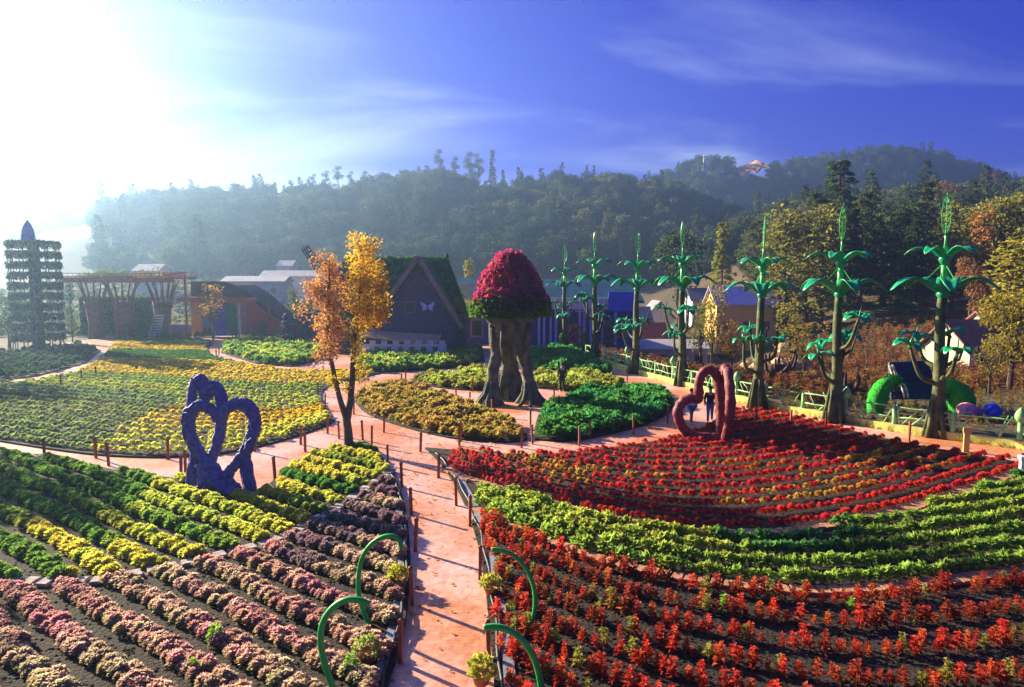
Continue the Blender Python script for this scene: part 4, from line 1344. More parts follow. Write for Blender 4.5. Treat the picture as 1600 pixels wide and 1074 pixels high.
# ------------------------------------------------------------------ fence
def fence():
    o = thing('rustic_fence', 'pale green rustic branch fence along the right path', 'fence', (0, 0, 0))
    pts = resample(FENCE, 2.3); random.seed(71)
    K = MB()
    ptsf = resample(FENCE, .8)
    for (a, _), (b, _) in zip(ptsf[:-1], ptsf[1:]):
        K.bar((a.x, a.y, .16), (b.x, b.y, .16), .26, .34)
    tag(K.build('kerb', 'kerb_paint', o), 'yellow green kerb under the fence')
    base = .32
    for i, (q, t) in enumerate(pts):
        m = MB(); h = 1.15 + random.uniform(-.05, .2)
        m.tube([(q.x, q.y, 0), (q.x + .02, q.y, .6), (q.x + random.uniform(-.05, .05), q.y, h)], [.13, .10, .09], 8, .12)
        if i % 3 == 1: m.lathe([(.10, h - .1), (.2, h + .05), (.22, h + .2), (.12, h + .38), (.02, h + .5)], 9, (q.x, q.y, 0), .08)
        m.build('post', 'fence_paint', o, True)
        if i + 1 < len(pts):
            r = pts[i + 1][0]
            for z in (.62, 1.08):
                m = MB(); mid = q.lerp(r, .5)
                m.tube([(q.x, q.y, z), (q.lerp(r, .3).x, q.lerp(r, .3).y, z + random.uniform(-.05, .05)), (q.lerp(r, .7).x, q.lerp(r, .7).y, z + random.uniform(-.05, .05)), (r.x, r.y, z)], [.042, .038, .038, .042], 6, .12)
                m.build('rail', 'fence_paint', o, True)
            for k in range(5):
                m = MB(); u0, u1 = random.uniform(.08, .92), 0
                u1 = min(.97, max(.03, u0 + random.choice((-1, 1)) * random.uniform(.12, .38)))
                A, B = q.lerp(r, u0), q.lerp(r, u1); off = random.uniform(-.05, .05)
                m.tube([(A.x, A.y + off, base - .05), (A.lerp(B, .5).x, A.lerp(B, .5).y + off, .75 + random.uniform(-.1, .1)), (B.x, B.y + off, random.uniform(1.05, 1.3))], [.035, .03, .02], 5, .12)
                m.build('brace', 'fence_paint', o, True)


fence()

# ------------------------------------------------------------------ stakes along the paths
def stake_mesh():
    m = MB(); m.box((0, 0, .37), (.075, .075, .74)); m.box((0, 0, .765), (.09, .09, .05)); m.add([(-.045, -.045, .79), (.045, -.045, .79), (.045, .045, .79), (-.045, .045, .79), (0, 0, .83)], [(0, 1, 4), (1, 2, 4), (2, 3, 4), (3, 0, 4)])
    m.box((0, 0, .62), (.086, .086, .025))
    return m.mesh('stake', 'stake_wood')


SM = stake_mesh()


def stakes(pxs, where, group):
    for i, (px, py) in enumerate(pxs):
        b = G(px, py); o = put('path_stake', SM, None, b, random.uniform(-.2, .2), (1, 1, random.uniform(.93, 1.05)))
        o.rotation_euler = (random.uniform(-.04, .04), random.uniform(-.04, .04), random.uniform(-.3, .3))
        tag(o, f'{ORD[i]} red brown wooden stake {where}', 'stake', group)


random.seed(77)
stakes([(625, 1036), (644, 945), (649, 862), (643, 805), (628, 762), (606, 728), (581, 697)], 'from the front along the left edge of the near path', 'stakes left of the near path')
stakes([(764, 1035), (750, 905), (734, 822), (713, 790), (685, 747), (657, 706)], 'from the front along the right edge of the near path', 'stakes right of the near path')
stakes([(567, 688), (530, 686), (477, 706), (430, 752), (290, 742), (283, 745), (170, 728), (70, 720)], 'from the junction along the yellow green bed', 'stakes along the yellow green bed')
stakes([(512, 678), (470, 695), (398, 706), (262, 718), (150, 716), (508, 640), (497, 618)], 'from the tip round the edge of the large left field', 'stakes round the large left field')
stakes([(553, 648), (600, 676), (718, 697), (720, 690), (815, 700), (905, 697), (990, 679), (1043, 662), (832, 694), (921, 686)], 'from the left round the front of the mushroom circle', 'stakes in front of the mushroom circle')
stakes([(713, 625), (734, 637), (769, 650), (829, 668), (628, 603), (634, 597), (738, 612), (849, 607), (866, 618), (955, 612), (980, 596), (925, 600)], 'from the left beside the mushroom legs', 'stakes round the mushroom legs')
stakes([(1180, 664), (1235, 668), (1290, 672), (1420, 690), (1594, 742)], 'from the left between the red bed and the fence', 'stakes along the fence path')
stakes([(128, 598), (150, 590), (95, 606), (338, 560), (342, 556), (482, 574), (505, 578)], 'from the left along the far left paths', 'stakes on the far left paths')

# hoses and gutters along the near path
for pts, nm, lab, dx in ((PLs, 'hose', 'dark hose along the left edge of the near path', -.10), (PRs, 'hose', 'dark hose along the right edge of the near path', .12)):
    m = MB(); q = resample(pts, .35)[:-5]
    m.tube([(p.x + dx + .03 * math.sin(i * .9), p.y, .12 + .04 * math.sin(i * .5)) for i, (p, t) in enumerate(q)], .03, 6)
    tag(m.build(nm, 'hose', None, True), lab, 'hose')
m = MB(); q = [p for p in resample(PRs, .4)][:-8]
for (a, _), (b, _) in zip(q[:-1], q[1:]): m.bar((a.x + .26, a.y, .07), (b.x + .26, b.y, .07), .2, .06)
tag(m.build('gutter', 'gutter'), 'grey drain strip beside the right edge of the near path', 'gutter')
m = MB(); q = [p for p in resample(PLs, .4)][:-5]
for (a, _), (b, _) in zip(q[:-1], q[1:]): m.bar((a.x - .22, a.y, .07), (b.x - .22, b.y, .07), .14, .05)
tag(m.build('gutter', 'gutter'), 'grey drain strip beside the left edge of the near path', 'gutter')


# ------------------------------------------------------------------ slab edgings
def edging(curve, step, wide, mt, lab, gap=.04, zb=.075, jig=.03):
    m = MB(); c = resample(curve, .3)
    for (a, _), (b, _) in zip(c[:-1], c[1:]): m.bar((a.x, a.y, zb - .02), (b.x, b.y, zb - .02), wide * .92, .05)
    o = tag(m.build('slab_edging', 'mortar'), lab, kind='structure')
    bm_ = []
    for v in range(4):
        q = MB(); w, d = (step - gap), wide
        pl = [(-w / 2 + random.uniform(-.02, .02), -d / 2 + random.uniform(-jig, jig)), (w / 2 + random.uniform(-.02, .02), -d / 2 + random.uniform(-jig, jig)), (w / 2 + random.uniform(-.02, .02), d / 2 + random.uniform(-jig, jig)), (-w / 2 + random.uniform(-.02, .02), d / 2 + random.uniform(-jig, jig))]
        q.prism(pl, 0, .06); q.prism([(x * .93, y * .95) for x, y in pl], .055, .068)
        bm_.append(q.mesh('slab', mt))
    for p, t in resample(curve, step):
        pr = project((p.x, p.y, 0))
        if pr is None or pr[0] < -60 or pr[0] > 1660: continue
        s = put('slab', random.choice(bm_), o, (p.x, p.y, zb + random.uniform(-.004, .012)), math.atan2(t.y, t.x) + random.uniform(-.05, .05))
        s.rotation_euler[0] = random.uniform(-.03, .03)


random.seed(81)
edging(LOWB, .275, .40, 'slab_red', 'orange brick slab edging between the front red bed and the green band')
edging(UPB, .285, .36, 'slab_red', 'worn brick slab edging between the green band and the red and yellow bed')
edging(EDGE_L, .36, .34, 'slab_grey', 'pale wooden slab edging between the kale bed and the yellow green bed', .10)


# ------------------------------------------------------------------ green hoops and flower pots
def hoop(name, pts, Y0, lab, r=.05):
    m = MB(); P3 = [AT(px, py, Y0 + dy) for px, py, dy in pts]
    m.tube(catmull(P3, 6), r, 10)
    tag(m.build(name, 'hoop_paint', None, True), lab, 'hoop', 'green hoops beside the near path')


def ground_hoop(lab, pts, Y0, base, r):
    """pipe bow standing in a vertical plane at depth Y0"""
    m = MB(); P3 = catmull([AT(px, py, Y0 + (0.012 * k)) for k, (px, py) in enumerate(pts)], 6)
    m.tube(P3, r, 10)
    tag(m.build('pipe_hoop', 'hoop_paint', None, True), lab, 'hoop', 'green hoops beside the near path')


YA = G(600, 985).y; YB = G(560, 1120).y; YC = G(800, 1000).y; YD = G(850, 1110).y
ground_hoop('tall left green pipe hoop curling over the kale, its tip by the path', [(628, 858), (622, 842), (604, 838), (582, 849), (566, 872), (560, 905), (562, 935), (572, 965), (585, 990), (592, 1010)], YA, None, .046)
ground_hoop('front left green pipe hoop bending over its pot', [(578, 945), (560, 938), (540, 938), (520, 950), (505, 972), (501, 1000), (507, 1035), (520, 1075), (530, 1110), (538, 1150)], YB, None, .05)
ground_hoop('upper right green pipe hoop curling over the red plants', [(768, 859), (785, 861), (805, 870), (824, 892), (835, 922), (835, 955), (826, 982), (810, 1010), (797, 1035), (791, 1062)], YC, None, .043)
ground_hoop('front right green pipe hoop rising from the bottom edge', [(756, 981), (775, 980), (797, 986), (820, 1005), (836, 1032), (845, 1070), (848, 1110), (848, 1150)], YD, None, .052)


def pot(px, py, h, lab, cols, ph=.20):
    b = G(px, py); o = thing('flower_pot', lab, 'flower pot', (b.x, b.y, .06))
    m = MB(); m.lathe([(.10, 0), (.12, .02), (.155, ph - .03), (.175, ph - .03), (.175, ph), (.15, ph), (.14, ph - .04)], 16); m.build('pot', 'terracotta', o, True)
    random.seed(int(px)); q = MB()
    for i in range(150):
        d = rvec(); d.z = abs(d.z) * .9 + .1
        p = Vector((d.x * .19, d.y * .19, ph + d.z * h)) * random.uniform(.75, 1.05)
        q.leaf((p.x, p.y, max(ph - .05, p.z)), (d + rvec() * .7).normalized(), (d + rvec() * .4).normalized(), random.uniform(.07, .13), .07, .3, random.random(), random.random())
    f = q.build('flowering_plant', 'bedding_leaf', o); f['tint'] = cols[0]; f['tint2'] = cols[1]


pot(622, 920, .22, 'terracotta pot of yellow green flowers under the tall left hoop', ((.20, .32, .04), (.66, .55, .06)))
pot(573, 1040, .24, 'terracotta pot of green and pink flowers by the front left hoop', ((.18, .38, .04), (.58, .42, .20)))
pot(768, 935, .22, 'terracotta pot of lime flowers right of the near path', ((.24, .32, .04), (.60, .52, .07)))
pot(752, 1075, .26, 'terracotta pot of lime flowers at the bottom edge beside the path', ((.30, .36, .05), (.62, .56, .08)))

WEED = [upright_plant(34, .12, .34, .12, .05, 700 + i) for i in range(2)]
for px, py, lab in ((303, 1060, 'bright green weed tuft among the kale near the bottom edge'), (337, 1012, 'single green weed sprout in the middle of the kale rows'), (548, 1062, 'green weed beside the front left pot'), (1478, 905, 'green weed on the soil under the lower brick edging'),
                    (1130, 958, 'pale green weed in the second red row'), (1330, 960, 'yellow green weed among the red plants at the right'), (865, 1010, 'weed right of the front right hoop')):
    b = G(px, py); o = put('weed_plant', random.choice(WEED), None, (b.x, b.y, .06), random.random() * 6, random.uniform(.7, 1.1), (.14, .34, .04), (.30, .50, .06))
    tag(o, lab, 'weed')

# ------------------------------------------------------------------ people
def person(b, rz, lab, top, low, pose='stand', H=1.72, lean=0.0):
    o = thing('person', lab, 'person', b, rz)
    k = H / 1.75
    hip, kn = .92 * k, .50 * k
    J = {'pel': (0, 0, hip), 'sp': (0, -.01, 1.12 * k), 'ch': (0, 0, 1.34 * k), 'nk': (0, .01, 1.49 * k), 'hd0': (0, .02, 1.57 * k), 'hd1': (0, .02, 1.70 * k)}
    st = .10 if pose == 'stand' else .22
    for s, n in ((-1, 'l'), (1, 'r')):
        f = s * (st - .08) if pose != 'stand' else 0
        J['hp' + n] = (s * .09, 0, hip - .06); J['kn' + n] = (s * .10, f + .02, kn); J['an' + n] = (s * .11, f * 1.4 - .02, .08); J['to' + n] = (s * .13, f * 1.4 + .14, .035)
        J['sh' + n] = (s * .19, 0, 1.41 * k); J['el' + n] = (s * .25, -.03, 1.13 * k); J['wr' + n] = (s * .25, .05, .90 * k); J['ha' + n] = (s * .24, .08, .80 * k)
    E = [('pel', 'sp'), ('sp', 'ch'), ('ch', 'nk'), ('nk', 'hd0'), ('hd0', 'hd1')]
    for n in 'lr': E += [('pel', 'hp' + n), ('hp' + n, 'kn' + n), ('kn' + n, 'an' + n), ('an' + n, 'to' + n), ('ch', 'sh' + n), ('sh' + n, 'el' + n), ('el' + n, 'wr' + n), ('wr' + n, 'ha' + n)]
    RAD = {'pel': .13, 'sp': .125, 'ch': .14, 'nk': .05, 'hd0': .085, 'hd1': .09}
    for n in 'lr': RAD.update({'hp' + n: .09, 'kn' + n: .058, 'an' + n: .04, 'to' + n: .035, 'sh' + n: .06, 'el' + n: .042, 'wr' + n: .03, 'ha' + n: .032})

    def skin(name, keys, m, grow, root):
        ks = [q for q in J if q in keys]; me = bpy.data.meshes.new(name)
        me.from_pydata([J[q] for q in ks], [(ks.index(a), ks.index(c)) for a, c in E if a in ks and c in ks], [])
        ob = bpy.data.objects.new(name, me); COL.objects.link(ob); ob.parent = o; me.materials.append(MATS[m])
        ob.modifiers.new('skin', 'SKIN'); ob.modifiers.new('sub', 'SUBSURF').render_levels = 2
        for i, q in enumerate(ks):
            r = RAD[q] * grow; me.skin_vertices[0].data[i].radius = (r, r)
            me.skin_vertices[0].data[i].use_root = (q == root)
        return ob
    skin('body', set(J), 'skin', 1.0, 'pel')
    skin('jacket', {'pel', 'sp', 'ch', 'shl', 'shr', 'ell', 'elr', 'wrl', 'wrr'}, top, 1.36, 'sp')
    skin('trousers', {'pel', 'hpl', 'hpr', 'knl', 'knr', 'anl', 'anr'}, low, 1.28, 'pel')
    m = MB(); m.lathe([(.03, 1.62 * k), (.095, 1.64 * k), (.105, 1.70 * k), (.085, 1.77 * k), (.02, 1.80 * k)], 12, (0, -.005, 0)); m.build('hair', 'hair', o, True)
    o.rotation_euler = (lean, 0, rz)
    return o


person(G(878, 612), R(15), 'person in black standing on the path right of the mushroom topiary', 'black_cloth', 'black_cloth')
person(G(1080, 662), R(200), 'person in white seen through the left loop of the red heart', 'white_cloth', 'denim', 'walk', 1.62)
person(G(1109, 660), R(170), 'person in a dark jacket seen through the tall loop of the red heart', 'black_cloth', 'denim', 'walk', 1.7)

# ------------------------------------------------------------------ gabled house
def win(m, par, c, w, h, d=.08, nm='window'):
    q = MB(); q.box(c, (w, d, h)); f = q.build(nm, 'trim_wood', par)
    q = MB(); q.box((c[0], c[1] - d / 2 - .004, c[2]), (w * .8, .02, h * .8)); q.build('pane', 'window_dark', f)


def house():
    Y = 62.0; s = FPX / Y
    o = thing('gabled_house', 'steep gabled dark brick house with a grassed roof', 'house', (AT(650, 440, Y).x, Y, 0))
    ox = AT(650, 440, Y).x
    def X(px): return (px - 650) / s
    def Z(py): return CAMZ + (440 - py) / s
    ze = Z(508)
    # gable wall
    m = MB(); hw = 4.0
    poly = [(X(582), 0, Z(548)), (X(712), 0, Z(548)), (X(712), 0, ze), (X(655), 0, Z(412)), (X(582), 0, ze)]
    n = 5; vs = poly + [(a, .3, c) for a, b, c in poly]
    m.add(vs, [(0, 1, 2, 3, 4), (9, 8, 7, 6, 5)] + [(i, i + 5, (i + 1) % 5 + 5, (i + 1) % 5) for i in range(5)])
    w = m.build('wall', 'dark_brick', o)
    # courses of brick standing proud
    random.seed(91)
    bk = MB(); bk.box((0, 0, 0), (.78, .06, .24)); bme = bk.mesh('brick', 'dark_brick')
    z = Z(540)
    row = 0
    while z < Z(425):
        a = X(584) + max(0, (z - ze) / (Z(412) - ze)) * (X(655) - X(582)); b = X(710) - max(0, (z - ze) / (Z(412) - ze)) * (X(712) - X(655))
        x = a + .55 + (.4 if row % 2 else 0)
        while x < b - .5:
            put('brick', bme, w, (x, -.012 + random.uniform(-.012, .012), z)); x += .82
        z += .28; row += 1
    # gable roof planes (overhanging), turf on top
    def plane(name, a, b, c, d, th, mt, par=None):
        q = MB(); nrm = (Vector(b) - Vector(a)).cross(Vector(d) - Vector(a)).normalized() * th
        vs = [Vector(v) for v in (a, b, c, d)]; q.add(vs + [v + nrm for v in vs], [(0, 3, 2, 1), (4, 5, 6, 7), (0, 1, 5, 4), (1, 2, 6, 5), (2, 3, 7, 6), (3, 0, 4, 7)])
        return q.build(name, mt, par or o)
    def turf(par, a, b, c, d, n, off):
        q = MB(); a, b, c, d = map(Vector, (a, b, c, d)); nr = (b - a).cross(d - a).normalized()
        for _ in range(n):
            u, v = random.random(), random.random(); p = a.lerp(b, u).lerp(d.lerp(c, u), v) + nr * off
            dd = (UP * .7 + nr * .5 + rvec() * .7).normalized()
            q.leaf(p, dd, nr, random.uniform(.18, .36), .12, .3, random.random(), random.random())
        t = q.build('turf', 'tree_leaf', par); t['tint'] = (.03, .09, .015); t['tint2'] = (.09, .19, .03)
    ap, dp = Z(403), 5.2
    A0, A1 = (X(655), -.5, ap), (X(655), dp, ap)
    Lb0, Lb1 = (X(570), -.5, Z(518)), (X(570), dp, Z(518)); Rb0, Rb1 = (X(722), -.5, Z(512)), (X(722), dp, Z(512))
    rl = plane('roof', A0, Lb0, Lb1, A1, -.22, 'roof_turf'); rr = plane('roof', A0, A1, Rb1, Rb0, -.22, 'roof_turf')
    turf(rl, A1, A0, Lb0, Lb1, 1500, .18); turf(rr, A0, A1, Rb1, Rb0, 2200, .18)
    # cross roof behind
    y0, y1, yr = 1.0, 9.0, 5.0
    for pl in (((X(520), yr, ap + .05), (X(692), yr, ap + .05), (X(724), y0, Z(505)), (X(505), y0, Z(505))), ((X(692), yr, ap + .05), (X(520), yr, ap + .05), (X(505), y1, Z(505)), (X(724), y1, Z(505)))):
        r = plane('roof', pl[0], pl[3], pl[2], pl[1], .2, 'roof_turf'); turf(r, pl[0], pl[3], pl[2], pl[1], 2600, .22)
    q = MB(); q.lathe([(.12, ap), (.2, ap + .3), (.02, ap + .7)], 8, (X(690), yr, 0)); q.build('finial', 'roof_turf', o)
    # barge boards
    for sgn, bx, bz in ((-1, X(570), Z(518)), (1, X(722), Z(512))):
        q = MB(); q.bar((X(655), -.58, ap + .02), (bx, -.58, bz), .12, .42); q.build('bargeboard', 'trim_wood', o)
    q = MB(); q.box((X(640), 5, Z(530)), (9.5, 7.5, 2.6)); q.build('body', 'dark_brick', o)
    # sloping awning and crenellated terrace wall
    q = MB(); vs = [(X(572), -.6, Z(515)), (X(690), -.6, Z(522)), (X(685), -2.6, Z(536)), (X(578), -2.6, Z(521))]
    q.add(vs + [(a, b, c - .12) for a, b, c in vs], [(0, 3, 2, 1), (4, 5, 6, 7), (0, 1, 5, 4), (1, 2, 6, 5), (2, 3, 7, 6), (3, 0, 4, 7)]); q.build('awning', 'awning', o)
    q = MB(); q.box((X(635), -2.5, .65), (7.4, .3, 1.3)); tw = q.build('terrace_wall', 'white_plaster', o)
    for i in range(7):
        q = MB(); q.box((X(590) + i * .98, -2.5, 1.45), (.5, .3, .3)); q.build('merlon', 'white_plaster', tw)
    for i in range(6):
        q = MB(); q.box((X(597) + i * .98, -2.66, .9), (.42, .04, .4)); q.build('opening', 'window_dark', tw)
    win(None, o, (X(640), -.02, Z(480)), .9, 1.0)
    # butterfly ornament
    bt = thing('butterfly_ornament', 'pale blue butterfly ornament on the gable wall', 'ornament', (ox + X(668), Y - .16, Z(479)))
    for sg in (-1, 1):
        q = MB(); pts = [(0, .1), (.25, .22), (.62, .5), (.58, .12), (.42, -.05), (.48, -.38), (.2, -.3), (0, -.12)]
        vs = [(sg * x, 0, z) for x, z in pts] + [(sg * x, -.05, z) for x, z in pts]; n = len(pts)
        q.add(vs, [tuple(range(n)), tuple(range(2 * n - 1, n - 1, -1))] + [(i, (i + 1) % n, n + (i + 1) % n, n + i) for i in range(n)]); q.build('wing', 'butterfly', bt)
    q = MB(); q.tube([(0, -.05, -.25), (0, -.05, .2)], .05, 6); q.build('body', 'window_dark', bt)


house()


def windmill():
    Y = 66.0; c = AT(530, 445, Y); o = thing('windmill', 'windmill half hidden by the autumn tree, one dark lattice sail showing', 'windmill', (c.x, Y, 0))
    m = MB(); m.lathe([(1.9, -.1), (1.6, 3), (1.35, c.z + .2), (1.45, c.z + .25), (.9, c.z + 1.0), (.05, c.z + 1.6)], 14); m.build('tower', 'dark_brick', o, True)
    m = MB(); m.tube([(0, -1.2, c.z), (0, -2.0, c.z)], [.18, .2], 8); m.build('hub', 'steel', o)
    for k in range(4):
        a = R(123) + k * R(90); d = Vector((math.cos(a), 0, math.sin(a))); n = Vector((-d.z, 0, d.x)); L = 4.3
        P0 = Vector((0, -1.9, c.z)); m = MB()
        m.bar(P0, P0 + d * L, .1)
        for w in (.0, .22, .44, .66): m.bar(P0 + d * 1.4 + n * w, P0 + d * L + n * w, .09)
        for i in range(8): m.bar(P0 + d * (1.4 + i * .38), P0 + d * (1.4 + i * .38) + n * .66, .07)
        m.build('sail', 'hose', o)


windmill()


# ------------------------------------------------------------------ planter tower, far left
def tower():
    Y = 68.0; s = FPX / Y; c = AT(55, 440, Y); o = thing('planter_tower', 'round lattice tower hung with rows of plants at the far left', 'tower', (c.x, Y, 0))
    def Z(py): return CAMZ + (440 - py) / s
    H = Z(378); Rr = 2.05; random.seed(95)
    m = MB(); m.lathe([(.55, -.1), (.5, H)], 12); m.build('core', 'rust_dark', o, True)
    for k in range(12):
        a = k * math.pi / 6; m = MB(); m.tube([(Rr * math.cos(a), Rr * math.sin(a), -.1), (Rr * math.cos(a), Rr * math.sin(a), H)], .05, 5); m.build('pole', 'steel', o)
    nt = 10
    for i in range(nt):
        z = H - .1 - i * (H - .6) / nt
        m = MB(); m.tube([(Rr * math.cos(a * math.pi / 12), Rr * math.sin(a * math.pi / 12), z) for a in range(24)], .09, 5, closed=True); r = m.build('planter_ring', 'stake_metal', o)
        q = MB()
        for _ in range(900):
            a = random.uniform(0, 6.283); d = Vector((math.cos(a), math.sin(a), 0)); p = d * Rr * random.uniform(.94, 1.08) + Vector((0, 0, z + random.uniform(-.42, .22)))
            q.leaf(p, (Vector((0, 0, -1)) + rvec() * .8).normalized(), d, random.uniform(.2, .4), .15, .2, random.random(), random.random())
        t = q.build('hanging_plants', 'tree_leaf', r); t['tint'] = (.03, .08, .04); t['tint2'] = (.10, .17, .06)
    zc = Z(378); m = MB(); m.lathe([(.62, zc - .4), (.62, zc + .5), (.52, zc + 1.1), (.34, zc + 1.6), (.14, zc + 1.95), (.02, zc + 2.1)], 14, (-.85, .6, 0)); m.build('spire', 'blue_glass', o, True)


tower()


# ------------------------------------------------------------------ raised platform on tree columns
def platform():
    Y = 82.0; s = FPX / Y; c = AT(205, 440, Y); o = thing('raised_platform', 'rust red raised walkway on branching tree shaped columns', 'walkway', (c.x, Y, 0))
    def X(px): return (px - 205) / s
    def Z(py): return CAMZ + (440 - py) / s
    zt = Z(438); random.seed(97)
    m = MB(); m.box(((X(112) + X(262)) / 2, 0, zt), (X(262) - X(112), 3.4, .55)); m.build('deck', 'rust', o)
    m = MB(); m.box(((X(250) + X(299)) / 2, .3, zt + .25), (X(299) - X(250), 2.0, .25)); m.build('deck', 'rust', o)
    for y in (-1.6, 1.6):
        m = MB()
        for z in (zt + .45, zt + .8): m.tube([(X(113), y, z), (X(205), y, z - .1), (X(262), y, z), (X(299), y, z + .1)], .04, 5)
        x = X(113)
        while x < X(299): m.tube([(x, y, zt), (x, y, zt + .8)], .035, 4); x += .55
        m.build('railing', 'rust', o)
    for px, w in ((146, 1.0), (190, 1.15), (252, 1.05)):
        m = MB(); m.lathe([(w * .85, -.1), (w * .75, 1.6), (w * .9, 3.4), (w * 1.05, 4.3)], 12, (X(px), 0, 0), .06); col = m.build('column', 'rust_dark', o, True)
        m = MB()
        for k in range(12):
            a = k * math.pi / 6; d = Vector((math.cos(a), math.sin(a), 0)); b = Vector((X(px), 0, 0))
            m.tube([b + d * w * .9 + Vector((0, 0, 3.6)), b + d * w * 1.1 + Vector((0, 0, 5.2)), b + d * w * random.uniform(1.3, 1.9) + Vector((0, 0, zt - .1))], [.13, .10, .05], 5, .1)
        m.build('branches', 'rust_dark', col, True)
    for x0, x1, n, t1, t2, hgt, lab in ((128, 212, 900, (.10, .16, .07), (.20, .26, .12), 1.4, 'pale green shrubs'), (205, 268, 420, (.30, .20, .05), (.22, .22, .07), 1.5, 'yellow twiggy shrubs')):
        q = MB()
        for _ in range(n):
            px = random.uniform(x0, x1); u = (px - x0) / (x1 - x0); z = zt + .2 + random.random() * hgt * (.25 + .75 * math.sin(math.pi * u)) * (.7 + .5 * nnoise(px * .25, 0, 1, 2))
            q.leaf((X(px), random.uniform(-1.2, 1.4), z), (rvec() + UP * .4).normalized(), rvec(), random.uniform(.18, .4), .16, .2, random.random(), random.random())
        for k in range(16):
            px = random.uniform(x0, x1); q.tube([(X(px), 0, zt), (X(px) + random.uniform(-.4, .4), 0, zt + 1.0)], .02, 4)
        t = q.build('roof_shrubs', 'tree_leaf', o); t['tint'] = t1; t['tint2'] = t2; t['label'] = lab
    m = MB(); m.tube([(X(296), -1.2, -.1), (X(296), -1.2, zt + .6)], .12, 6); m.tube([(X(262), -1.2, zt + .5), (X(299), -1.2, zt + .9)], .1, 6); m.build('post', 'dark_red', o)
    st = MB()
    for i in range(9): st.box((X(258) - .02 * i, -1.8 - i * .18, 2.7 - i * .3), (1.1, .3, .08))
    st.bar((X(258) - .55, -1.7, 2.8), (X(258) - .55, -3.4, 0), .06); st.bar((X(258) + .55, -1.7, 2.8), (X(258) + .55, -3.4, 0), .06)
    st.build('staircase', 'white_plaster', o)
    # clipped hedge screen behind
    hd = thing('hedge_screen', 'tall clipped green hedge screen behind the raised walkway', 'hedge', (c.x, Y + 3.2, 0))
    m = MB(); m.box((X(168), 0, 2.4), (X(238) - X(100), .9, 4.6)); core = m.build('core', 'cap_under', hd)
    q = MB()
    for _ in range(4200):
        p = Vector((random.uniform(X(100), X(238)), -.5 + random.uniform(-.1, .1), random.uniform(.1, 4.9)))
        q.leaf(p, (Vector((0, -.6, 0)) + rvec()).normalized(), Vector((0, -1, .3)), random.uniform(.2, .34), .17, .2, random.random(), random.random())
    t = q.build('leaves', 'tree_leaf', hd); t['tint'] = (.03, .12, .03); t['tint2'] = (.09, .26, .06)


platform()


def pavilion():
    Y = 84.0; s = FPX / Y; c = AT(350, 440, Y); o = thing('coloured_pavilion', 'pavilion with coloured wall panels and a dark curved roof', 'pavilion', (c.x, Y, 0))
    def X(px): return (px - 350) / s
    def Z(py): return CAMZ + (440 - py) / s
    for a, b, mt, lab in ((297, 314, 'orange_panel', 'orange wall panel'), (314, 336, 'grey_panel', 'grey blue wall panel'), (336, 352, 'blue_panel', 'deep blue wall panel'), (352, 372, 'green_panel', 'green wall panel'), (374, 386, 'pink_panel', 'pink wall panel'), (386, 400, 'maroon', 'maroon wall panel')):
        m = MB(); m.box(((X(a) + X(b)) / 2, random.uniform(-.03, .03), Z(497)), (X(b) - X(a) - .05, .3, Z(472) - Z(525) + .2)); m.build('wall_panel', mt, o)['label'] = lab
    m = MB(); pr = [(283, 471), (283, 466), (300, 464), (395, 465), (400, 468), (398, 473)]
    m.add([(X(a), -1.3, Z(b)) for a, b in pr] + [(X(a), .6, Z(b)) for a, b in pr], [tuple(range(5, -1, -1)), tuple(range(6, 12))] + [(i, (i + 1) % 6, 6 + (i + 1) % 6, 6 + i) for i in range(6)]); m.build('canopy', 'dark_red', o)
    pr = [(297, 466), (297, 440), (350, 440), (366, 446), (385, 457), (400, 470), (418, 486), (436, 500), (436, 506), (396, 506), (396, 466)]
    n = len(pr); m = MB(); m.add([(X(a), 0.2, Z(b)) for a, b in pr] + [(X(a), 7, Z(b)) for a, b in pr], [tuple(range(n - 1, -1, -1)), tuple(range(n, 2 * n))] + [(i, (i + 1) % n, n + (i + 1) % n, n + i) for i in range(n)]); m.build('roof', 'dark_brown', o)
    pr = [(386, 470), (400, 474), (418, 490), (437, 502), (437, 524), (386, 524)]; n = len(pr)
    m = MB(); m.add([(X(a), -.6, Z(b)) for a, b in pr] + [(X(a), 5, Z(b)) for a, b in pr], [tuple(range(n - 1, -1, -1)), tuple(range(n, 2 * n))] + [(i, (i + 1) % n, n + (i + 1) % n, n + i) for i in range(n)]); m.build('side_wing', 'dark_red', o)
    m = MB(); m.box((X(410), -.63, Z(515)), (1.0, .06, 1.6)); m.build('door', 'window_dark', o)
    for px in (372, 420):
        m = MB(); m.box((X(px), -.35, Z(499)), (.16, .16, Z(472) - Z(526))); m.build('post', 'white_plaster' if px == 372 else 'dark_red', o)
    # purple wall beside
    w = thing('low_wall', 'low purple wall between the walkway and the pavilion', 'wall', (AT(280, 440, Y + 2).x, Y + 2, 0))
    m = MB(); m.box((0, 0, .65), (2.9, .3, 1.35)); m.build('wall', 'purple_wall', w); m = MB(); m.box((0, 0, 1.36), (3.0, .42, .1)); m.build('coping', 'lavender', w)


pavilion()


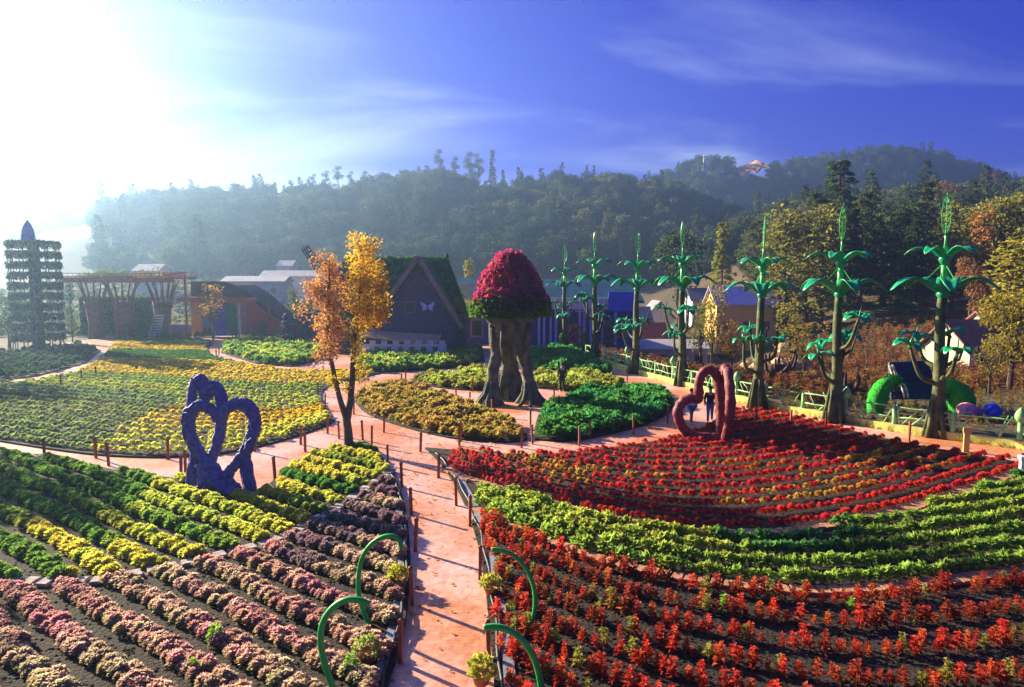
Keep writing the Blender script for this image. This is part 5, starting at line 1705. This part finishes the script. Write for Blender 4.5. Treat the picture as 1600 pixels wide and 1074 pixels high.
def ruin():
    Y = 72.0; s = FPX / Y; c = AT(472, 440, Y); o = thing('stone_ruin', 'purple grey broken stone wall left of the autumn tree', 'wall', (c.x, Y, 0)); random.seed(101)
    prof = [(440, 500), (448, 492), (460, 488), (475, 490), (490, 488), (505, 494)]
    for k in range(120):
        px = random.uniform(441, 508); top = np.interp(px, *zip(*prof)); zt = CAMZ + (440 - top) / s
        z = random.uniform(0, zt - .15); r = random.uniform(.22, .4)
        vs, fs = [], []
        m = MB(); m.lathe([(r * .35, -r * .7), (r * .95, -r * .35), (r * 1.05, r * .2), (r * .6, r * .65), (r * .1, r * .75)], 7, ((px - 472) / s, random.uniform(-.25, .25) - .3, z + r * .4), .18)
        m.build('stone', 'rock', o)
    m = MB(); pr = [((px - 472) / s, CAMZ + (440 - top) / s - .15) for px, top in prof] + [((508 - 472) / s, 0), ((440 - 472) / s, 0)]; n = len(pr)
    m.add([(x, -.25, z) for x, z in pr] + [(x, .4, z) for x, z in pr], [tuple(range(n)), tuple(range(2 * n - 1, n - 1, -1))] + [(i, (i + 1) % n, n + (i + 1) % n, n + i) for i in range(n)]); m.build('wall_core', 'rock', o)


ruin()


# ------------------------------------------------------------------ long hall behind the mushroom
def hall():
    Y = 74.0; s = FPX / Y; c = AT(860, 440, Y); o = thing('long_hall', 'long low hall with teal roof and lavender columns behind the mushroom', 'building', (c.x, Y, 0))
    def X(px): return (px - 860) / s
    def Z(py): return CAMZ + (440 - py) / s
    m = MB(); m.box(((X(708) + X(990)) / 2, 4, Z(520) / 1), (X(990) - X(708), 7.5, 5.2)); m.build('wall', 'blue_wall', o)
    m = MB(); vs = [(X(700), -1, Z(462)), (X(1004), -1, Z(470)), (X(1000), 5, Z(438)), (X(704), 5, Z(434))]
    m.add(vs + [(a, b, z - .25) for a, b, z in vs], [(0, 1, 2, 3), (7, 6, 5, 4), (0, 4, 5, 1), (1, 5, 6, 2), (2, 6, 7, 3), (3, 7, 4, 0)]); m.build('roof', 'teal_roof', o)
    m = MB(); m.box(((X(845) + X(948)) / 2, -1.1, Z(474)), (X(948) - X(845), .3, 1.2)); m.build('fascia', 'white_plaster', o)
    m = MB(); m.box(((X(948) + X(992)) / 2, -1.15, Z(471)), (X(992) - X(948), .25, 2.0)); m.build('fascia', 'blue_sheet', o)['label'] = 'bright blue fascia sheet'
    m = MB(); m.box(((X(715) + X(742)) / 2, -1.1, Z(455)), (X(742) - X(715), .3, 1.6)); m.build('fascia', 'cream_plaster', o)
    for px in (842, 850, 860, 868, 905, 912, 922, 940, 960): 
        m = MB(); m.lathe([(.2, 0), (.14, .15), (.13, Z(482)), (.2, Z(480))], 8, (X(px), -.9, 0)); m.build('column', 'lavender', o, True)
    for px in (725, 745, 880, 932, 972):
        win(None, o, (X(px), .2, 1.7), 1.3, 2.0)
    for k in range(6):
        m = MB(); m.box((X(760 + k * 30), -.95, Z(486)), (1.7, .12, .14)); m.build('lintel', 'lavender', o)


hall()
b = AT(898, 440, 70)
o = thing('rust_shrub', 'round rust orange shrub between the first two stalks', 'shrub', (b.x, 70, 0)); random.seed(5)
q = MB()
for i in range(500): d = rvec(); q.leaf((d.x * .8, d.y * .8, 1.1 + d.z * 1.1), (d + rvec() * .5).normalized(), d, .25, .16, .2, random.random(), random.random())
t = q.build('leaves', 'tree_leaf', o); t['tint'] = (.42, .16, .04); t['tint2'] = (.5, .24, .05)
q = MB(); q.tube([(0, 0, -.1), (0, 0, 1)], .08, 6); q.build('stem', 'bark', o)
for px, py, lab in ((878, 548, 'small clipped cone shrub left of the farthest stalk'), (915, 546, 'small clipped cone shrub right of the farthest stalk')):
    b = G(px, py); o = thing('cone_shrub', lab, 'shrub', b); q = MB()
    for i in range(400):
        z = random.random() * 1.6; a = random.random() * 6.3; r = .5 * (1 - z / 1.7); d = Vector((math.cos(a), math.sin(a), .4)).normalized()
        q.leaf((d.x * r, d.y * r, z), (d + rvec() * .5).normalized(), d, .2, .12, .2, random.random(), random.random())
    t = q.build('leaves', 'tree_leaf', o); t['tint'] = (.05, .16, .03); t['tint2'] = (.14, .3, .05)
    q = MB(); q.tube([(0, 0, -.05), (0, 0, 1.2)], .05, 5); q.build('stem', 'bark', o)


# ------------------------------------------------------------------ village houses
def cottage(px, Y, w, d, eave_px, ridge_px, wall, roof, lab, rz=0.0, name='village_house', gable_front=False, wins=2):
    s = FPX / Y; c = AT(px, 440, Y); z0 = float(terr(c.x, Y)) - .3
    ze, zr = CAMZ + (440 - eave_px) / s - z0, CAMZ + (440 - ridge_px) / s - z0
    o = thing(name, lab, 'house', (c.x, Y, z0), rz)
    m = MB(); m.box((0, d / 2, ze / 2), (w, d, ze))
    if gable_front: m.add([(-w / 2, 0, ze), (w / 2, 0, ze), (0, 0, zr), (-w / 2, d, ze), (w / 2, d, ze), (0, d, zr)], [(0, 1, 2), (5, 4, 3)])
    else: m.add([(-w / 2, 0, ze), (-w / 2, d, ze), (-w / 2, d / 2, zr), (w / 2, 0, ze), (w / 2, d, ze), (w / 2, d / 2, zr)], [(0, 1, 2), (5, 4, 3)])
    m.build('wall', wall, o)
    e = .4
    R_ = [((-w / 2 - e, -e, ze - .15), (w / 2 + e, -e, ze - .15), (w / 2 + e, d / 2, zr), (-w / 2 - e, d / 2, zr)), ((w / 2 + e, d + e, ze - .15), (-w / 2 - e, d + e, ze - .15), (-w / 2 - e, d / 2, zr), (w / 2 + e, d / 2, zr))] if not gable_front else \
         [((-w / 2 - e, d + e, ze - .2), (-w / 2 - e, -e, ze - .2), (0, -e, zr), (0, d + e, zr)), ((w / 2 + e, -e, ze - .2), (w / 2 + e, d + e, ze - .2), (0, d + e, zr), (0, -e, zr))]
    for a in R_:
        q = MB(); v = [Vector(p) for p in a]; q.add([p + Vector((0, 0, .04)) for p in v] + [p + Vector((0, 0, .2)) for p in v], [(3, 2, 1, 0), (4, 5, 6, 7), (0, 1, 5, 4), (1, 2, 6, 5), (2, 3, 7, 6), (3, 0, 4, 7)]); q.build('roof', roof, o)
    for k in range(wins): win(None, o, (-w / 2 + w * (k + .5) / wins, -.02, ze * .58), min(1.0, w / wins * .45), min(1.2, ze * .4))
    return o


cottage(1012, 92, 5.2, 5, 540, 508, 'white_plaster', 'red_tile', 'white cottage with a red tiled roof behind the third stalk')
cottage(992, 104, 5.0, 6, 505, 482, 'white_plaster', 'grey_tile', 'grey roofed house behind the red tiled cottage')
cottage(1032, 112, 4.5, 6, 498, 472, 'white_plaster', 'grey_tile', 'small white gabled house above the red roof', gable_front=True, wins=1)
cottage(1052, 78, 8.0, 4, 545, 535, 'cream_plaster', 'plastic_sheet', 'long low shed with a pale roof behind the fence', wins=4)
cottage(1168, 100, 8.5, 6, 476, 450, 'sign_yellow', 'lavender', 'yellow walled house with a lavender roof behind the fifth stalk', wins=3)
cottage(1108, 120, 5.5, 6, 470, 452, 'white_plaster', 'grey_tile', 'pale blue grey house left of the lavender roof')
cottage(1562, 58, 5.0, 5, 548, 505, 'cream_plaster', 'brown_tile', 'beige house with a brown roof on the right bank', R(12))
cottage(1580, 75, 4.0, 4, 505, 490, 'cream_plaster', 'brown_tile', 'small farther beige house at the right edge', R(-8), wins=1)
for i, (px, Y, w, e, r, wl_, rf, lab) in enumerate([
    (395, 150, 13, 440, 433, 'cream_plaster', 'plastic_sheet', 'long pale greenhouse behind the coloured pavilion'), (455, 165, 14, 432, 424, 'white_plaster', 'plastic_sheet', 'pale greenhouse left of the windmill sail'),
    (228, 150, 5, 424, 414, 'cream_plaster', 'plastic_sheet', 'hazy white house above the raised walkway'),
    (445, 200, 4, 416, 408, 'cream_plaster', 'plastic_sheet', 'small hazy house at the foot of the misty hill')]):
    cottage(px, Y, w, 6, e, r, wl_, rf, lab, wins=3)
# white tower and landslip on the far mountain
c = AT(1100, 278, 492); o = thing('white_pagoda', 'tiny white tower on the far mountain', 'tower', (c.x, 492, float(terr(c.x, 492)) + 3))
m = MB(); m.lathe([(1.5, -6), (1.4, 5), (2, 5.2), (1.0, 6), (1.0, 9), (1.4, 9.2), (.6, 10), (.6, 11), (.1, 12)], 8); m.build('body', 'white_plaster', o)
m = MB(); m.lathe([(.6, 11), (.9, 11.3), (.05, 13)], 8); m.build('roof', 'cream_plaster', o)
m = MB(); rows_ = []
for j in range(9):
    y = 484 + j * 4.5
    for i in range(7):
        px = 1166 + (i - 3) * ((3, 7, 5, 9, 8, 6, 7, 4, 3)[j]) + 4 * math.sin(j * 2.1 + i * 1.3); x = (px - 800) / FPX * y
        rows_.append((x, y, float(terr(x, y)) - .5 + 1.6 * i + 1.2 * math.sin(j * 1.7 + i * 2.3)))  # surface rises to the right, shaped so the scar catches the sun
m.add(rows_, [(j * 7 + i, j * 7 + i + 1, j * 7 + 8 + i, j * 7 + 7 + i) for j in range(8) for i in range(6)])
tag(struct('hillside', m, 'landslip', None, True), 'bare orange landslip scar on the far mountain')

# ------------------------------------------------------------------ behind the right fence
def topiary():
    Y = 36.0; s = FPX / Y
    for cx, lab, pts in (
        (1392, 'bright green arched topiary figure left of the dark stage', [(1376, 662, .22), (1377, 640, .36), (1380, 622, .40), (1388, 606, .36), (1398, 597, .26), (1408, 594, .18), (1414, 600, .10)]),
        (1496, 'bright green bowed topiary figure right of the dark stage', [(1518, 668, .20), (1514, 648, .42), (1506, 630, .55), (1496, 614, .50), (1485, 606, .36), (1476, 610, .28), (1472, 622, .16)])):
        b = AT(cx, 440, Y); o = thing('green_topiary', lab, 'topiary', (b.x, Y, 0))
        P3 = [Vector(((px - cx + (7 if cx > 1450 else 0)) / s, 0, CAMZ + (440 - py) / s)) for px, py, r in pts]; rad = [p[2] * 1.2 for p in pts]
        m = MB(); c = catmull(P3, 4); rr = list(np.interp(np.linspace(0, 1, len(c)), np.linspace(0, 1, len(rad)), rad)); m.tube(c, rr, 12, .05); m.build('body', 'topiary_green', o, True)
        m = MB(); random.seed(cx)
        for _ in range(500):
            k = random.randrange(len(c)); d = rvec(); m.leaf(c[k] + d * rr[k], (d + rvec() * .5).normalized(), UP, .13, .07, .2, random.random(), random.random())
        t = m.build('leaves', 'bedding_leaf', o); t['tint'] = (.02, .28, .02); t['tint2'] = (.05, .46, .04)
        m = MB()
        for k in range(3): m.tube([c[0] + Vector((-.25 + .25 * k, 0, .3)), c[0] + Vector((-.3 + .3 * k, 0, -.9))], [.12, .08], 6)
        m.build('foot', 'topiary_green', o, True)
    b = AT(1432, 440, 39); o = thing('dark_stage', 'dark slatted stage backdrop between the two green topiary figures', 'stage', (b.x, 39, 0)); sx = FPX / 39
    m = MB(); m.add([(-1.35, -.5, .1), (1.35, -.5, .1), (1.15, .5, 2.15), (-1.0, .5, 2.05), (-1.35, -.3, .1), (1.35, -.3, .1), (1.15, .7, 2.15), (-1.0, .7, 2.05)], [(0, 1, 2, 3), (7, 6, 5, 4), (0, 4, 5, 1), (1, 5, 6, 2), (2, 6, 7, 3), (3, 7, 4, 0)]); m.build('backdrop', 'stage_dark', o)
    for k in range(6):
        m = MB(); m.bar((-1.2 + .05 * k, -.5 + .155 * k, .25 + k * .3), (1.25, -.46 + .155 * k, .42 + k * .3), .05, .07); m.build('slat', 'stage_dark', o)
    for k in range(2):
        m = MB(); m.tube(catmull([(-1.15 + .2 * k, .3, 1.95), (-1.05 + .2 * k, -.1, 1.3), (-.75 + .2 * k, -.4, .8), (-.7 + .2 * k, -.6, .2)], 4), [.05 + .03 * (i % 2) for i in range(13)], 6, .2); m.build('garland', 'cream_plaster', o)
    b = AT(1522, 440, 34.5); o = thing('pink_boulder', 'rounded pink boulder ornament behind the fence', 'boulder', (b.x, 34.5, 0)); random.seed(8)
    m = MB(); m.lathe([(.40, -.1), (.5, .15), (.45, .4), (.28, .55), (.08, .62)], 11, (0, 0, 0), .2); m.build('stone', 'pink_rock', o); m = MB(); m.lathe([(.2, -.1), (.28, .1), (.24, .3), (.1, .4)], 9, (.55, .1, 0), .2); m.build('small_stone', 'pink_rock', o)
    b = AT(1563, 440, 34.5); o = thing('covered_bin', 'bright blue covered bin behind the right fence', 'bin', (b.x, 34.5, 0))
    m = MB(); m.lathe([(.36, 0), (.36, .25), (.30, .45), (.16, .56), (.05, .6)], 11, (0, 0, 0), .16); m.build('body', 'blue_sheet', o); m = MB(); m.lathe([(.16, .53), (.18, .57), (.06, .64)], 9); m.build('lid', 'butterfly', o)
    b = G(1509, 706); o = thing('sign_post', 'short yellow wooden sign post at the edge of the red bed', 'sign', b)
    m = MB(); m.box((0, 0, .42), (.22, .06, .95)); m.build('post', 'sign_yellow', o); m = MB(); m.box((0, -.04, .86), (.34, .04, .22)); m.build('board', 'sign_yellow', o)
    b = G(1597, 742); o = thing('white_pedestal', 'white post base at the right picture edge', 'pedestal', b)
    m = MB(); m.lathe([(.18, 0), (.18, .08), (.11, .12), (.11, .5), (.15, .54), (.15, .6)], 10); m.build('shaft', 'white_plaster', o); m = MB(); m.lathe([(.17, .6), (.17, .66), (.05, .7)], 10); m.build('cap', 'white_plaster', o)


topiary()


def root_sculpture(px, Y, hpx, lab, n, spread, mt='dark_root', seed=1):
    s = FPX / Y; b = AT(px, 440, Y); z0 = float(terr(b.x, Y)); o = thing('root_sculpture', lab, 'sculpture', (b.x, Y, z0)); random.seed(seed)
    H = CAMZ + (440 - hpx) / s - z0
    m = MB(); m.lathe([(spread * .7, -.2), (spread * .5, H * .3), (spread * .42, H * .55), (spread * .48, H * .7)], 12, (0, 0, 0), .12); m.build('stump', mt, o, True)
    for k in range(n):
        a = k * 6.283 / n + random.random() * .4; d = Vector((math.cos(a), math.sin(a), 0)); h = H * random.uniform(.75, 1.05)
        m = MB(); m.tube(catmull([d * spread * .4 + Vector((0, 0, H * .4)), d * spread * .8 + Vector((0, 0, H * .55)), d * spread * random.uniform(.8, 1.25) + Vector((0, 0, h)), d * spread * random.uniform(.5, 1.1) + Vector((0, 0, h + .3))], 4), [.17 - .01 * i for i in range(13)], 7, .1); m.build('branch', mt, o, True)
    return o


root_sculpture(1215, 52, 555, 'dark reddish gnarled root sculpture behind the fifth stalk', 9, 1.5, seed=3)
root_sculpture(1330, 42, 588, 'dark antler shaped root behind the fence beside the sixth stalk', 5, .7, seed=4)
# beige boulder heap behind the fifth and sixth stalks
b = AT(1232, 440, 74); o = thing('boulder_heap', 'sunlit beige boulder heap between the fifth and sixth stalks', 'boulders', (b.x, 74, float(terr(b.x, 74)))); random.seed(12)
for k in range(22):
    r = random.uniform(.6, 1.3); m = MB(); x = random.uniform(-4, 4)
    m.lathe([(r * .5, -r * .6), (r, -r * .2), (r * 1.02, r * .3), (r * .6, r * .75), (r * .1, r * .9)], 8, (x, random.uniform(-1, 1.5), random.uniform(.2, 3.6 - abs(x) * .6)), .16); m.build('boulder', 'rock_beige', o)

# dry brown scrub on the bank behind the fence
SCRUB = [upright_plant(40, .26, .9, .2, .028, 300 + i) for i in range(4)]
recs = []; random.seed(44)
for _ in range(8500):
    x, y = random.uniform(8, 75), random.uniform(32, 92)
    if y < fence_y(x) + 1.2 or not (930 < seen_px(x, y) < 1680): continue
    low_ = y < 47 and seen_px(x, y) > 1320 or y < fence_y(x) + 5
    n = nnoise(x, y, .3, 2); c = mixc3((.34, .19, .07), (.26, .09, .045), .5 + n) if random.random() < .75 else mixc3((.34, .26, .06), (.10, .12, .03), random.random())
    if low_: c = mixc3(c, (.34, .34, .05), random.random())
    recs.append(((x, y, float(terr(x, y))), random.uniform(0, 6.3), random.uniform(.5, 1.5) * (.38 if low_ else 1), jit(mixc3(c, BRN, .4)), jit(c)))
scatter('scrub', SCRUB, recs, 'dry rusty scrub on the bank behind the fence', 'scrub')
recs = []
for _ in range(5000):
    x, y = random.uniform(-120, 20), random.uniform(84, 210)
    if not (-60 < seen_px(x, y) < 960): continue
    c = mixc3((.30, .24, .06), (.12, .16, .05), random.random())
    recs.append(((x, y, float(terr(x, y))), random.uniform(0, 6.3), random.uniform(1.0, 2.4), jit(mixc3(c, DGRN, .4)), jit(c)))
scatter('scrub', BUSH, recs, 'hazy meadow scrub between the garden and the misty hill', 'scrub')
# grass tufts along the kerb
recs = []
for q, t in resample(FENCE, .3):
    recs.append(((q.x + random.uniform(-.2, .2), q.y - random.uniform(.16, .5), 0.0), random.uniform(0, 6.3), random.uniform(.15, .3), jit((.40, .36, .03)), jit((.60, .50, .05))))
scatter('grass', SCRUB, recs, 'yellow green grass tufts along the fence kerb', 'grass')

# clods on the bare soil, fallen leaves on the path
def clod(seed):
    random.seed(seed); m = MB(); m.lathe([(.3, -.4), (.95, -.1), (.9, .35), (.3, .6)], 6, (0, 0, 0), .3); return m.mesh('clod', 'soil')


CLOD = [clod(900 + i) for i in range(3)]; recs = []; random.seed(46)
for key, n, x0, x1, y0, y1 in (('R0', 9000, -1, 15, 9, 18), ('L0', 6000, -16, -1, 9, 20), ('L1', 2500, -20, -3, 15, 27), ('R2', 3500, -3, 20, 18, 36)):
    for _ in range(n):
        x, y = random.uniform(x0, x1), random.uniform(y0, y1)
        if inside(x, y, BED[key]): recs.append(((x, y, .068), random.uniform(0, 6.3), random.uniform(.012, .045), BRN, BRN))
scatter('soil_clods', CLOD, recs, 'dark clods of earth between the plant rows', 'soil')
lf = MB(); lf.leaf((0, 0, .012), Vector((1, 0, 0)), UP, .11, .07, .2, .5, .5); LF = lf.mesh('fallen_leaf', 'tree_leaf'); recs = []
for _ in range(900):
    x, y = random.gauss(-3.5, 2.6), random.uniform(9, 34)
    if any(inside(x, y, BED[k]) for k in ('L0', 'L1', 'R0', 'R1', 'R2', 'C1', 'C2', 'L2')): continue
    c = random.choice(((.62, .30, .04), (.46, .16, .05), (.60, .45, .06)))
    recs.append(((x, y, .004), random.uniform(0, 6.3), random.uniform(.6, 1.3), jit(c), jit(c)))
scatter('fallen_leaves', [LF], recs, 'fallen autumn leaves scattered on the near path', 'leaves')

# ------------------------------------------------------------------ haze
m = MB(); m.box((300, 950, 60), (3620, 2320, 126))
hz = bpy.data.objects.new('haze', m.mesh('haze', None)); COL.objects.link(hz)
tag(hz, 'thin sunlit morning haze', kind='stuff')
hm = bpy.data.materials.new('haze'); hm.use_nodes = True; hn = hm.node_tree; hn.nodes.clear()
ho = hn.nodes.new('ShaderNodeOutputMaterial'); hv = hn.nodes.new('ShaderNodeVolumePrincipled')
hv.inputs['Color'].default_value = (.38, .62, 1.0, 1); hv.inputs['Density'].default_value = .0010; hv.inputs['Anisotropy'].default_value = .74
hn.links.new(hv.outputs[0], ho.inputs['Volume']); hz.data.materials.append(hm)
